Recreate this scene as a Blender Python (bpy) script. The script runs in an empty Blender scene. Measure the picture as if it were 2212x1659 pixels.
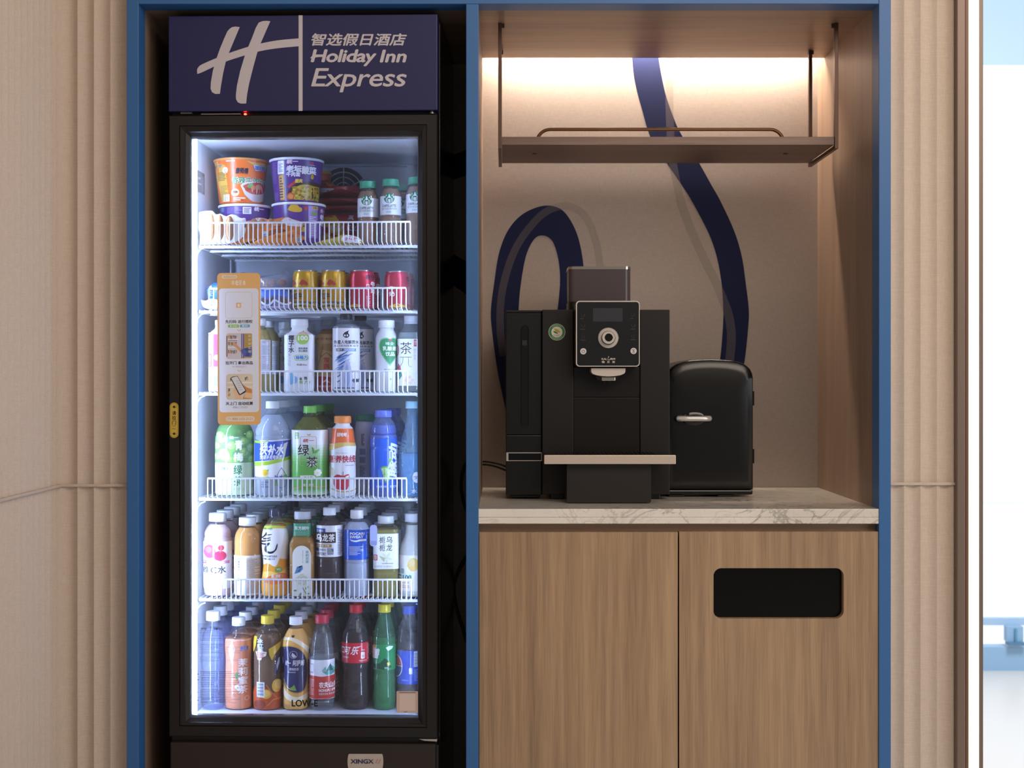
import bpy, bmesh, math, random
from mathutils import Vector, Matrix
random.seed(7)
SC = bpy.context.scene
COL = SC.collection
PI = math.pi

# ---------------------------------------------------------------- camera
CAMZ = 1.2
cam_d = bpy.data.cameras.new('camera')
cam = bpy.data.objects.new('camera', cam_d); COL.objects.link(cam)
cam.location = (0, -3.0, CAMZ); cam.rotation_euler = (PI / 2, 0, 0)
cam_d.sensor_width = 36; cam_d.lens = 36 * 3000 / 2212
cam_d.shift_x = 17 / 2212; cam_d.shift_y = -14.5 / 2212
cam_d.dof.use_dof = True; cam_d.dof.focus_distance = 3.10; cam_d.dof.aperture_fstop = 4.5
cam_d.clip_start = .05
SC.camera = cam

# ---------------------------------------------------------------- world, exposure
world = bpy.data.worlds.new('room_air'); SC.world = world; world.use_nodes = True
bg = world.node_tree.nodes['Background']
bg.inputs[0].default_value = (1.0, .91, .83, 1); bg.inputs[1].default_value = .17
vs = SC.view_settings
vs.view_transform = 'Standard'; vs.look = 'None'; vs.gamma = 1; vs.exposure = .16; vs.use_curve_mapping = False
SC.cycles.transparent_max_bounces = 40
SC.cycles.max_bounces = 8
SC.cycles.use_denoising = True
SC.cycles.sample_clamp_indirect = 4
SC.cycles.caustics_reflective = False; SC.cycles.caustics_refractive = False

def area(name, loc, target, sx, sy, power, col):
    l = bpy.data.lights.new(name, 'AREA'); l.shape = 'RECTANGLE'; l.size = sx; l.size_y = sy
    l.energy = power; l.color = col
    o = bpy.data.objects.new(name, l); COL.objects.link(o); o.location = loc
    o.rotation_euler = (Vector(target) - Vector(loc)).to_track_quat('-Z', 'Y').to_euler()
    return o
# daylight from the lobby windows behind and to the right of the camera
area('lobby_window_daylight', (4.2, -3.6, 1.5), (-.4, 0, 1.1), 3.0, 2.4, 46, (.89, .93, 1.0))
# the lobby's ceiling panel lamps
area('ceiling_panel_lamp', (1.3, -2.2, 2.7), (.8, .3, 1.0), 2.2, 1.2, 37, (1.0, .85, .71))
area('ceiling_panel_lamp', (-1.1, -2.6, 2.7), (-.7, .3, 1.0), 1.2, 1.2, 3, (1.0, .86, .76))

# ---------------------------------------------------------------- measuring helpers
def W(px, py, Y):
    """World point at depth Y that the photograph shows at (px, py)."""
    k = (3 + Y) / 3000
    return Vector(((px - 1089) * k, Y, CAMZ + (815 - py) * k))
def WX(px, Y): return (px - 1089) * (3 + Y) / 3000
def WZ(py, Y): return CAMZ + (815 - py) * (3 + Y) / 3000

FA = math.radians(-1.6)                      # the fridge stands a little turned in its alcove
FO = Vector((WX(655, .03), .03, 0))
FM = Matrix.Translation(FO) @ Matrix.Rotation(FA, 4, 'Z')
FMI = FM.inverted()
CAML = FMI @ Vector((0, -3, CAMZ))
def FL(px, py, y):
    """Fridge-local point at local depth y."""
    d = FMI.to_3x3() @ Vector(((px - 1089) / 3000, 1, (815 - py) / 3000))
    t = (y - CAML.y) / d.y
    return CAML + d * t
def FX(px, y): return FL(px, 815, y).x
def FZ(py, y, px=655): return FL(px, py, y).z
def KL(px, y):
    """pixels per metre at fridge-local depth y"""
    return 3000 / ((FM @ FL(px, 815, y)).y + 3)

# ---------------------------------------------------------------- materials
def lin(c):
    return c / 12.92 if c <= .04045 else ((c + .055) / 1.055) ** 2.4
def hexc(h):
    h = h.lstrip('#')
    return tuple(lin(int(h[i:i + 2], 16) / 255) for i in (0, 2, 4)) + (1,)
MC = {}
def new_mat(name):
    m = bpy.data.materials.new(name); m.use_nodes = True
    nt = m.node_tree
    return m, nt, nt.nodes['Principled BSDF'], nt.nodes['Material Output']
def P(h, rough=.45, metal=0, spec=.5, coat=0):
    k = ('p', h, rough, metal, spec, coat)
    if k not in MC:
        m, nt, b, o = new_mat('paint_' + h.strip('#'))
        b.inputs['Base Color'].default_value = hexc(h); b.inputs['Roughness'].default_value = rough
        b.inputs['Metallic'].default_value = metal; b.inputs['Specular IOR Level'].default_value = spec
        b.inputs['Coat Weight'].default_value = coat
        m.diffuse_color = hexc(h)
        MC[k] = m
    return MC[k]
def EM(h, s):
    k = ('e', h, s)
    if k not in MC:
        m, nt, b, o = new_mat('glow_' + h.strip('#'))
        b.inputs['Base Color'].default_value = (.02, .02, .02, 1)
        b.inputs['Emission Color'].default_value = hexc(h); b.inputs['Emission Strength'].default_value = s
        MC[k] = m
    return MC[k]
def CLEAR(h='#f6f9fb', op=.0, refl=1.0, rough=.03, trans=False):
    """thin clear or tinted film or wall: what lies behind stays visible, the surface reflects"""
    k = ('c', h, op, refl, rough, trans)
    if k not in MC:
        m, nt, b, o = new_mat('clear_' + h.strip('#'))
        nt.nodes.remove(b)
        tr = nt.nodes.new('ShaderNodeBsdfTransparent'); tr.inputs[0].default_value = hexc(h)
        gl = nt.nodes.new('ShaderNodeBsdfGlossy'); gl.inputs['Roughness'].default_value = rough
        gl.inputs[0].default_value = (refl, refl, refl, 1)
        lw = nt.nodes.new('ShaderNodeLayerWeight'); lw.inputs['Blend'].default_value = .5
        pw = nt.nodes.new('ShaderNodeMath'); pw.operation = 'POWER'; pw.inputs[1].default_value = 3.5
        ma = nt.nodes.new('ShaderNodeMath'); ma.operation = 'MULTIPLY_ADD'; ma.inputs[1].default_value = .5; ma.inputs[2].default_value = .035
        nt.links.new(lw.outputs['Facing'], pw.inputs[0]); nt.links.new(pw.outputs[0], ma.inputs[0])
        mx = nt.nodes.new('ShaderNodeMixShader')
        nt.links.new(ma.outputs[0], mx.inputs[0])
        src = tr
        if op > 0:
            df = nt.nodes.new('ShaderNodeBsdfTranslucent' if trans else 'ShaderNodeBsdfDiffuse'); df.inputs[0].default_value = hexc(h)
            m2 = nt.nodes.new('ShaderNodeMixShader'); m2.inputs[0].default_value = op
            nt.links.new(tr.outputs[0], m2.inputs[1]); nt.links.new(df.outputs[0], m2.inputs[2]); src = m2
        nt.links.new(src.outputs[0], mx.inputs[1]); nt.links.new(gl.outputs[0], mx.inputs[2])
        nt.links.new(mx.outputs[0], o.inputs[0])
        MC[k] = m
    return MC[k]
def VEIL(h, op):
    """matt translucent print"""
    k = ('v', h, op)
    if k not in MC:
        m, nt, b, o = new_mat('veil_' + h.strip('#'))
        nt.nodes.remove(b)
        tr = nt.nodes.new('ShaderNodeBsdfTransparent'); df = nt.nodes.new('ShaderNodeBsdfDiffuse'); df.inputs[0].default_value = hexc(h)
        mx = nt.nodes.new('ShaderNodeMixShader'); mx.inputs[0].default_value = op
        nt.links.new(tr.outputs[0], mx.inputs[1]); nt.links.new(df.outputs[0], mx.inputs[2]); nt.links.new(mx.outputs[0], o.inputs[0])
        MC[k] = m
    return MC[k]
def TRANSLU(h, f):
    """paper or thin plastic that lets light through"""
    k = ('t', h, f)
    if k not in MC:
        m, nt, b, o = new_mat('translucent_' + h.strip('#'))
        nt.nodes.remove(b)
        tr = nt.nodes.new('ShaderNodeBsdfTranslucent'); df = nt.nodes.new('ShaderNodeBsdfDiffuse'); df.inputs[0].default_value = hexc(h); tr.inputs[0].default_value = hexc(h)
        mx = nt.nodes.new('ShaderNodeMixShader'); mx.inputs[0].default_value = f
        nt.links.new(df.outputs[0], mx.inputs[1]); nt.links.new(tr.outputs[0], mx.inputs[2]); nt.links.new(mx.outputs[0], o.inputs[0])
        MC[k] = m
    return MC[k]
def N(nt, typ, **kw):
    n = nt.nodes.new(typ)
    for k, v in kw.items():
        setattr(n, k, v)
    return n
def ramp(nt, fac, stops):
    r = N(nt, 'ShaderNodeValToRGB')
    e = r.color_ramp.elements
    while len(e) < len(stops): e.new(.5)
    for i, (p, c) in enumerate(stops):
        e[i].position = p; e[i].color = c if len(c) == 4 else (*c, 1)
    nt.links.new(fac, r.inputs[0]); return r
def coords(nt, scale, loc=(0, 0, 0)):
    tc = N(nt, 'ShaderNodeTexCoord'); mp = N(nt, 'ShaderNodeMapping')
    mp.inputs['Scale'].default_value = scale; mp.inputs['Location'].default_value = loc
    nt.links.new(tc.outputs['Object'], mp.inputs[0]); return mp.outputs[0]
def noise(nt, vec, scale=1, detail=4, dist=0, rough=.55):
    n = N(nt, 'ShaderNodeTexNoise'); n.inputs['Scale'].default_value = scale; n.inputs['Detail'].default_value = detail
    n.inputs['Distortion'].default_value = dist; n.inputs['Roughness'].default_value = rough
    nt.links.new(vec, n.inputs['Vector']); return n.outputs[0]
def mixc(nt, fac, a, b, mode='MIX'):
    m = N(nt, 'ShaderNodeMix', data_type='RGBA', blend_type=mode)
    if isinstance(fac, (int, float)): m.inputs[0].default_value = fac
    else: nt.links.new(fac, m.inputs[0])
    for i, s in ((6, a), (7, b)):
        if isinstance(s, tuple): m.inputs[i].default_value = s
        else: nt.links.new(s, m.inputs[i])
    return m.outputs[2]
def bump(nt, h, b, strength, dist=.001):
    n = N(nt, 'ShaderNodeBump'); n.inputs['Strength'].default_value = strength; n.inputs['Distance'].default_value = dist
    nt.links.new(h, n.inputs['Height']); nt.links.new(n.outputs[0], b.inputs['Normal'])
def WOOD(axis, dark, light, rough=.5, seed=0):
    k = ('wood', axis, dark, light, seed)
    if k in MC: return MC[k]
    m, nt, b, o = new_mat('oak_laminate')
    i = 'XYZ'.index(axis)
    def sc(a, al): v = [a, a, a]; v[i] = al; return tuple(v)
    big = noise(nt, coords(nt, sc(9, .8), (seed, seed, seed)), 1, 3, .6)
    fig = noise(nt, coords(nt, sc(38, 1.4), (seed, 0, 0)), 1, 4, 1.6)
    fine = noise(nt, coords(nt, sc(420, 9)), 1, 3)
    # growth-ring figure from a distorted distance field
    wv = N(nt, 'ShaderNodeTexWave', wave_type='BANDS', bands_direction='X' if axis != 'X' else 'Z')
    wv.inputs['Scale'].default_value = 1.0; wv.inputs['Distortion'].default_value = 9; wv.inputs['Detail'].default_value = 3
    wv.inputs['Detail Scale'].default_value = .6
    nt.links.new(coords(nt, sc(11, .9), (seed * 3, 0, seed)), wv.inputs[0])
    a = mixc(nt, .4, big, fig); a = mixc(nt, .07, a, wv.outputs[0]); a = mixc(nt, .3, a, fine)
    r = ramp(nt, a, [(.38, hexc(dark)), (.51, tuple((x + y) / 2 for x, y in zip(hexc(dark), hexc(light)))), (.63, hexc(light))])
    nt.links.new(r.outputs[0], b.inputs['Base Color']); b.inputs['Roughness'].default_value = rough
    bump(nt, fine, b, .25, .0004)
    MC[k] = m; return m
def FABRIC(h, h2):
    k = ('fab', h, h2)
    if k in MC: return MC[k]
    m, nt, b, o = new_mat('woven_wallcovering')
    v = noise(nt, coords(nt, (900, 900, 55)), 1, 2); u = noise(nt, coords(nt, (60, 60, 1000)), 1, 2)
    a = mixc(nt, .5, v, u)
    r = ramp(nt, a, [(.35, hexc(h2)), (.62, hexc(h))])
    nt.links.new(r.outputs[0], b.inputs['Base Color']); b.inputs['Roughness'].default_value = .85
    b.inputs['Specular IOR Level'].default_value = .2
    bump(nt, a, b, .35, .0006)
    MC[k] = m; return m
def MARBLE():
    if 'marble' in MC: return MC['marble']
    m, nt, b, o = new_mat('white_veined_marble')
    c = coords(nt, (.8, .8, 1.2))
    n1 = noise(nt, c, 5.5, 9, 1.8, .6); n2 = noise(nt, c, 12, 7, 2.5, .6); n3 = noise(nt, c, 2.5, 3)
    v1 = ramp(nt, n1, [(.48, (0, 0, 0)), (.5, (.8, .8, .8)), (.522, (0, 0, 0))])
    v2 = ramp(nt, n2, [(.485, (0, 0, 0)), (.5, (.35, .35, .35)), (.512, (0, 0, 0))])
    msk = ramp(nt, n3, [(.5, (.32, .32, .32)), (.66, (1, 1, 1))])
    veins = mixc(nt, 1, v1.outputs[0], v2.outputs[0], 'LIGHTEN')
    veins = mixc(nt, 1, veins, msk.outputs[0], 'MULTIPLY')
    cloud = ramp(nt, noise(nt, c, 3, 5, .5), [(.35, hexc('#d9d0c4')), (.6, hexc('#ece5da'))])
    cc = mixc(nt, veins, cloud.outputs[0], hexc('#8a857d'))
    nt.links.new(cc, b.inputs['Base Color']); b.inputs['Roughness'].default_value = .16
    MC['marble'] = m; return m
BLACK_GLOSS = P('#0c0b0b', .18, 0, .5)
BLACK_SATIN = P('#15110f', .38, 0, .5)

# ---------------------------------------------------------------- mesh builder
class MB:
    def __init__(s): s.v = []; s.f = []; s.fm = []; s.mats = []; s.sm = []
    def mi(s, m):
        if m not in s.mats: s.mats.append(m)
        return s.mats.index(m)
    def add(s, vs, fs, m, smooth=False):
        b = len(s.v); s.v += [tuple(v) for v in vs]; i = s.mi(m)
        for f in fs:
            s.f.append([b + j for j in f]); s.fm.append(i); s.sm.append(smooth)
        return s
    def box(s, x0, x1, y0, y1, z0, z1, m):
        vs = [(x, y, z) for z in (z0, z1) for y in (y0, y1) for x in (x0, x1)]
        return s.add(vs, [(0, 2, 3, 1), (4, 5, 7, 6), (0, 1, 5, 4), (2, 6, 7, 3), (0, 4, 6, 2), (1, 3, 7, 5)], m)
    def prism(s, poly, y0, y1, m, smooth=False):
        """polygon of (x, z), counter-clockwise seen from -Y, extruded from y0 to y1"""
        n = len(poly)
        vs = [(x, y0, z) for x, z in poly] + [(x, y1, z) for x, z in poly]
        fs = [tuple(range(n)), tuple(range(2 * n - 1, n - 1, -1))]
        s.add(vs, fs, m)
        s.add(vs, [(i, i + n, (i + 1) % n + n, (i + 1) % n) for i in range(n)], m, smooth)
        return s
    def prismz(s, poly, z0, z1, m, smooth=True):
        n = len(poly)
        vs = [(x, y, z0) for x, y in poly] + [(x, y, z1) for x, y in poly]
        s.add(vs, [tuple(range(n - 1, -1, -1)), tuple(range(n, 2 * n))], m)
        s.add(vs, [(i, (i + 1) % n, (i + 1) % n + n, i + n) for i in range(n)], m, smooth)
        return s
    def tube(s, pts, r, m, n=8, flat=None):
        pts = [Vector(p) for p in pts]; rings = []
        up = None
        for i, p in enumerate(pts):
            d = (pts[min(i + 1, len(pts) - 1)] - pts[max(i - 1, 0)]).normalized()
            if up is None:
                up = Vector((0, 0, 1)) if abs(d.z) < .9 else Vector((0, 1, 0))
            a = d.cross(up).normalized(); b = a.cross(d).normalized(); up = b
            rings.append([p + (a * math.cos(2 * PI * k / n) + b * math.sin(2 * PI * k / n)) * r for k in range(n)])
        vs = [v for rg in rings for v in rg]; fs = []
        for i in range(len(rings) - 1):
            for k in range(n):
                fs.append((i * n + k, i * n + (k + 1) % n, (i + 1) * n + (k + 1) % n, (i + 1) * n + k))
        s.add(vs, fs, m, True)
        L = (len(rings) - 1) * n
        s.add(vs, [tuple(range(n - 1, -1, -1)), tuple(range(L, L + n))], m)
        return s
    def lathe(s, prof, m, n=36, ex=2, cx=0, cy=0, cap0=True, cap1=True, smooth=True, flutes=None, fz=None):
        """profile [(r, z)] upwards, superellipse section of exponent ex"""
        vs = []
        for r, z in prof:
            for k in range(n):
                t = 2 * PI * (k + .5) / n
                c, q = math.cos(t), math.sin(t)
                rr = r / (abs(c) ** ex + abs(q) ** ex) ** (1 / ex)
                if flutes and fz and fz[0] <= z <= fz[1]:
                    rr *= 1 + flutes[1] * math.cos(flutes[0] * t)
                vs.append((cx + rr * c, cy + rr * q, z))
        fs = []
        for i in range(len(prof) - 1):
            for k in range(n):
                fs.append((i * n + k, i * n + (k + 1) % n, (i + 1) * n + (k + 1) % n, (i + 1) * n + k))
        s.add(vs, fs, m, smooth)
        L = (len(prof) - 1) * n
        if cap0: s.add(vs[:n], [tuple(range(n - 1, -1, -1))], m)
        if cap1: s.add(vs[L:], [tuple(range(n))], m)
        return s
    def ell(s, c, rx, ry, rz, m, n=20, k=12):
        c = Vector(c); vs = []; fs = []
        for i in range(k + 1):
            a = PI * i / k
            for j in range(n):
                b = 2 * PI * j / n
                vs.append(c + Vector((rx * math.sin(a) * math.cos(b), ry * math.sin(a) * math.sin(b), -rz * math.cos(a))))
        for i in range(k):
            for j in range(n):
                fs.append((i * n + j, i * n + (j + 1) % n, (i + 1) * n + (j + 1) % n, (i + 1) * n + j))
        return s.add(vs, fs, m, True)
    def disc_y(s, cx, cz, y0, y1, r, m, n=40):
        return s.prism([(cx + r * math.cos(2 * PI * i / n), cz + r * math.sin(2 * PI * i / n)) for i in range(n)], y0, y1, m, True)
    def ring_y(s, cx, cz, y0, y1, r0, r1, m, n=40):
        vs = []
        for y in (y0, y1):
            for r in (r0, r1):
                vs += [(cx + r * math.cos(2 * PI * i / n), y, cz + r * math.sin(2 * PI * i / n)) for i in range(n)]
        fs = []
        for i in range(n):
            j = (i + 1) % n
            fs += [(i, n + i, n + j, j)[::-1], (2 * n + i, 2 * n + j, 3 * n + j, 3 * n + i)[::-1], (n + i, 3 * n + i, 3 * n + j, n + j), (i, j, 2 * n + j, 2 * n + i)]
        return s.add(vs, fs, m, True)
    def build(s, name, parent=None, bev=0, seg=2, loc=None, sharp=35, fix=False):
        me = bpy.data.meshes.new(name); me.from_pydata(s.v, [], s.f)
        for m in s.mats: me.materials.append(m)
        me.polygons.foreach_set('material_index', s.fm); me.polygons.foreach_set('use_smooth', s.sm)
        if fix:
            bm = bmesh.new(); bm.from_mesh(me); bmesh.ops.remove_doubles(bm, verts=bm.verts, dist=1e-6)
            bmesh.ops.recalc_face_normals(bm, faces=bm.faces); bm.to_mesh(me); bm.free()
        me.update()
        if any(s.sm): me.set_sharp_from_angle(angle=math.radians(sharp))
        o = bpy.data.objects.new(name, me); COL.objects.link(o)
        if parent is not None: o.parent = parent
        if loc is not None: o.location = loc
        if bev:
            b = o.modifiers.new('edge', 'BEVEL'); b.width = bev; b.segments = seg; b.limit_method = 'ANGLE'; b.angle_limit = math.radians(50)
            b.harden_normals = False
        return o
def rrect(x0, x1, z0, z1, r, n=6):
    pts = []
    for cx, cz, a in ((x1 - r, z0 + r, -PI / 2), (x1 - r, z1 - r, 0), (x0 + r, z1 - r, PI / 2), (x0 + r, z0 + r, PI)):
        for i in range(n + 1):
            t = a + PI / 2 * i / n
            pts.append((cx + r * math.cos(t), cz + r * math.sin(t)))
    return pts
def empty(name, label, cat, loc=(0, 0, 0), rz=0, group=None):
    o = bpy.data.objects.new(name, None); COL.objects.link(o); o.empty_display_size = .05
    o.location = loc; o.rotation_euler = (0, 0, rz)
    o['label'] = label; o['category'] = cat
    if group: o['group'] = group
    return o
def tag(o, label, cat, group=None):
    o['label'] = label; o['category'] = cat
    if group: o['group'] = group
    return o
def struct(o):
    if o.parent is None: o['kind'] = 'structure'
    return o
INF = []                                       # things that stand in the fridge: placed in its frame
def dup(root, dx, dy, dz=0, label=None, rz=None):
    r = root.copy(); COL.objects.link(r)
    r.location = root.location + Vector((dx, dy, dz))
    if label: r['label'] = label
    if rz is not None: r.rotation_euler = (0, 0, rz)
    for c in list(root.children):
        q = c.copy(); COL.objects.link(q); q.parent = r
        for g in list(c.children):
            h = g.copy(); COL.objects.link(h); h.parent = q
    return r

# ---------------------------------------------------------------- print: lettering and marks
TXT = {}
def text_mesh(s, shear=0, space=1):
    k = (s, shear, space)
    if k not in TXT:
        c = bpy.data.curves.new('lettering', 'FONT'); c.body = s; c.resolution_u = 3; c.shear = shear
        c.space_character = space
        o = bpy.data.objects.new('lettering', c); me = o.to_mesh()
        vs = [(v.co.x, v.co.y) for v in me.vertices]; fs = [tuple(p.vertices) for p in me.polygons]
        o.to_mesh_clear(); bpy.data.objects.remove(o); bpy.data.curves.remove(c)
        TXT[k] = (vs, fs)
    return TXT[k]
class Print:
    """2-D print design in view coordinates (x right, y down); view = (ox, oy, s)"""
    def __init__(s, view=(0, 0, 1)): s.sh = []; s.view = view
    def poly(s, col, pts): s.sh.append((col, [list(p) for p in pts], [tuple(range(len(pts)))])); return s
    def rect(s, col, x0, y0, x1, y1): return s.poly(col, [(x0, y0), (x1, y0), (x1, y1), (x0, y1)])
    def rr(s, col, x0, y0, x1, y1, r): return s.poly(col, rrect(x0, x1, y0, y1, min(r, .49 * abs(y1 - y0), .49 * abs(x1 - x0)), 5))
    def ell(s, col, cx, cy, rx, ry=None, n=24, a0=0, a1=2 * PI):
        ry = rx if ry is None else ry
        full = abs(a1 - a0 - 2 * PI) < 1e-6
        return s.poly(col, [(cx + rx * math.cos(a0 + (a1 - a0) * i / (n if full else n - 1)), cy + ry * math.sin(a0 + (a1 - a0) * i / (n if full else n - 1))) for i in range(n)])
    def ring(s, col, cx, cy, r0, r1, n=32):
        pts = [(cx + r * math.cos(2 * PI * i / n), cy + r * math.sin(2 * PI * i / n)) for r in (r0, r1) for i in range(n)]
        s.sh.append((col, pts, [(i, (i + 1) % n, n + (i + 1) % n, n + i) for i in range(n)])); return s
    def stroke(s, col, pts, w):
        """line of width w (number or one per point)"""
        ws = w if isinstance(w, (list, tuple)) else [w] * len(pts)
        L = []; R = []
        for i, p in enumerate(pts):
            a = pts[max(i - 1, 0)]; b = pts[min(i + 1, len(pts) - 1)]
            dx, dy = b[0] - a[0], b[1] - a[1]; d = math.hypot(dx, dy) or 1
            nx, ny = -dy / d * ws[i] / 2, dx / d * ws[i] / 2
            L.append((p[0] + nx, p[1] + ny)); R.append((p[0] - nx, p[1] - ny))
        n = len(pts)
        s.sh.append((col, L + R, [(i, i + 1, n + i + 1, n + i) for i in range(n - 1)])); return s
    def text(s, col, t, x0, y0, x1, y1, bold=0, shear=0, rot=0, space=1, out=None):
        """lettering fitted to the box; rot=1 turns it a quarter, reading upwards"""
        if out: s.text(out[0], t, x0, y0, x1, y1, bold + out[1], shear, rot, space)
        vs, fs = text_mesh(t, shear, space)
        if not vs: return s
        bb = max(bold, 0) * .8                         # heavier strokes: the letter struck several times, slightly displaced
        off = [(0, 0)] if bb < .004 else [(-bb, 0), (bb, 0), (0, -bb), (0, bb)]
        if bold >= .06: off += [(-bb * .7, -bb * .7), (bb * .7, bb * .7), (-bb * .7, bb * .7), (bb * .7, -bb * .7)]
        ax = min(v[0] for v in vs) - bb; bx = max(v[0] for v in vs) + bb; ay = min(v[1] for v in vs) - bb; by = max(v[1] for v in vs) + bb
        w = (bx - ax) or 1; h = (by - ay) or 1
        for i, (dx, dy) in enumerate(off):
            if rot: q = [(x1 - (x1 - x0) * (v[1] + dy - ay) / h, y1 - (y1 - y0) * (v[0] + dx - ax) / w) for v in vs]
            else: q = [(x0 + (x1 - x0) * (v[0] + dx - ax) / w, y1 - (y1 - y0) * (v[1] + dy - ay) / h) for v in vs]
            s.sh.append((col, q, fs, .12 if i else 1))
        return s
    def vtext(s, col, t, x0, y0, x1, y1, bold=0, gap=.12, out=None):
        """characters one under another"""
        n = len(t); st = (y1 - y0) / n
        for i, c in enumerate(t):
            s.text(col, c, x0, y0 + i * st + st * gap / 2, x1, y0 + (i + 1) * st - st * gap / 2, bold, out=out)
        return s
    def lines(s, col, x0, y0, x1, y1, n, fill=.5, seed=1, words=(3, 9)):
        """rows of fine print too small to read: broken dashes"""
        rr = random.Random(seed); st = (y1 - y0) / n
        vs = []; fs = []
        for i in range(n):
            y = y0 + i * st; end = x1 - (x1 - x0) * rr.choice((0, 0, .05, .2, .4)); x = x0
            while x < end:
                w = (x1 - x0) * rr.uniform(*words) / 60
                xe = min(x + w, end); b = len(vs)
                vs += [(x, y), (xe, y), (xe, y + st * fill), (x, y + st * fill)]; fs.append((b, b + 1, b + 2, b + 3))
                x = xe + (x1 - x0) * .012
        s.sh.append((col, vs, fs)); return s
    def emit(s, mb, fn, cut=None, rough=.4):
        """fn(x, y, layer) -> point; cut = (step x, step y) subdivides for curved carriers"""
        done = []                                      # each shape lies just above what it overlaps
        for e in s.sh:
            col, vs, fs = e[:3]; step = e[3] if len(e) > 3 else 1
            bb = (min(v[0] for v in vs), min(v[1] for v in vs), max(v[0] for v in vs), max(v[1] for v in vs))
            li = step + max([q[4] for q in done if q[0] < bb[2] and bb[0] < q[2] and q[1] < bb[3] and bb[1] < q[3]], default=0)
            done.append(bb + (li,))
            m = P(col, rough) if isinstance(col, str) else col
            bm = bmesh.new()
            bv = [bm.verts.new((x, y, 0)) for x, y in vs]
            for f in fs:
                try: bm.faces.new([bv[i] for i in f])
                except ValueError: pass
            bmesh.ops.triangulate(bm, faces=bm.faces[:])
            if cut:
                for ax in (0, 1):
                    st = cut[ax]
                    if not st: continue
                    a = min(v.co[ax] for v in bm.verts); b = max(v.co[ax] for v in bm.verts)
                    k = math.floor(a / st) + 1
                    while k * st < b:
                        co = [0, 0, 0]; no = [0, 0, 0]; co[ax] = k * st; no[ax] = 1
                        bmesh.ops.bisect_plane(bm, geom=bm.verts[:] + bm.edges[:] + bm.faces[:], dist=1e-4, plane_co=co, plane_no=no)
                        k += 1
            bm.verts.index_update()
            pts = [fn(v.co.x, v.co.y, li) for v in bm.verts]
            out = []
            for f in bm.faces:
                ids = [v.index for v in f.verts]
                ar = 0
                for i in range(len(ids)):
                    p, q = f.verts[i].co, f.verts[(i + 1) % len(ids)].co
                    ar += p.x * q.y - q.x * p.y
                out.append(ids[::-1] if ar > 0 else ids)    # face the viewer side
            bm.free()
            mb.add(pts, out, m, bool(cut))
        return mb

# ================================================================ the setting
WOOD_V = WOOD('Z', '#8c7056', '#b69674', .48, 0)
WOOD_V2 = WOOD('Z', '#8c7056', '#b69674', .48, 4)
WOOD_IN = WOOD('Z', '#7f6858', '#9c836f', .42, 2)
WOOD_H = WOOD('X', '#86705c', '#a68b74', .42, 1)
WOOD_SH = WOOD('X', '#6b5347', '#8d7164', .45, 3)
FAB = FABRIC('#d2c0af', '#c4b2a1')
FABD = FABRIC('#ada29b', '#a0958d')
BLUE = P('#33659d', .45)
BRONZE = P('#7a685c', .4, .35)
BRONZE_D = P('#5a3f33', .4, .35)

ZT = WZ(10, 0)            # underside of the blue head rail
ZC = WZ(1099, 0)          # top of the marble counter
BY = .58                  # back wall of the alcoves
XL0, XL1 = WX(275, 0), WX(301, 0)
XM0, XM1 = WX(1007, 0), WX(1034, 0)
XR0, XR1 = WX(1897, 0), WX(1923, 0)

b = MB(); b.box(-3.2, 5.0, -4.2, 2.72, -.05, 0, P('#d6d3cf', .3)); struct(b.build('floor'))

def flutes(u0, u1, step, depth, lip=.0):
    """scalloped section: (u, d) with ridges at d = 0"""
    pts = []; u = u0; n = 8
    while u < u1 - 1e-6:
        e = min(u + step, u1)
        for i in range(n):
            t = i / n
            uu = u + step * t
            if uu > u1: break
            pts.append((uu, depth * math.sin(PI * t) if 0 < t < 1 else 0))
        u = e
    pts.append((u1, 0)); return pts
def fluted_wall(name, P0, du, dn, u0, u1, step, depth, z0, z1, mat):
    """P0 + du*u - dn*d, extruded from z0 to z1"""
    pts = flutes(u0, u1, step, depth)
    vs = []
    for z in (z0, z1):
        for u, d in pts:
            p = Vector(P0) + Vector(du) * u + Vector(dn) * d; vs.append((p.x, p.y, z))
    n = len(pts)
    m = MB(); m.add(vs, [(i, i + 1, n + i + 1, n + i) for i in range(n - 1)], mat, True)
    return struct(m.build(name, sharp=30))
ZRAIL = WZ(1050, 0)
HW = 2.75
XW = WX(132, .02)                                  # corner between the side wall and the panel
fluted_wall('wall_left', (XW, .02, 0), (0, -1, 0), (-1, 0, 0), 0, 1.3, .0362, .0085, 0, HW, FAB)
fluted_wall('wall_panel_left', (XW, .02, 0), (1, 0, 0), (0, 1, 0), 0, XL0 - XW, .0357, .0072, 0, HW, FAB)
XP1 = WX(2068, .02)
fluted_wall('wall_panel_right', (XR1, .02, 0), (1, 0, 0), (0, 1, 0), 0, XP1 - XR1, .0357, .0072, 0, HW, FAB)
b = MB(); b.box(XW + .001, XL0, .0165, .0195, ZRAIL - .003, ZRAIL + .003, FAB); struct(b.build('trim_1', bev=.001))
b = MB(); b.box(XW - .0045, XW + .0032, -1.28, .0165, ZRAIL - .003, ZRAIL + .003, FAB); struct(b.build('trim_2', bev=.001))
b = MB(); b.box(XR1, XP1, .0165, .0195, ZRAIL + .0005, ZRAIL + .0065, FAB); struct(b.build('trim_3', bev=.001))

# blue surround
for i, (x0, x1) in enumerate(((XL0, XL1), (XM0, XM1), (XR0, XR1))):
    b = MB(); b.box(x0, x1, -.006, .05, 0, HW if i != 1 else ZT, BLUE)
    struct(b.build('trim_%d' % (4 + i), bev=.0012))
b = MB(); b.box(XL1, XR0, -.006, .05, ZT, ZT + .19, BLUE); struct(b.build('trim_7', bev=.0012))
b = MB(); b.box(XL1, XR0, .0, .05, ZT + .19, HW, FAB); struct(b.build('wall_upper'))

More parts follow.
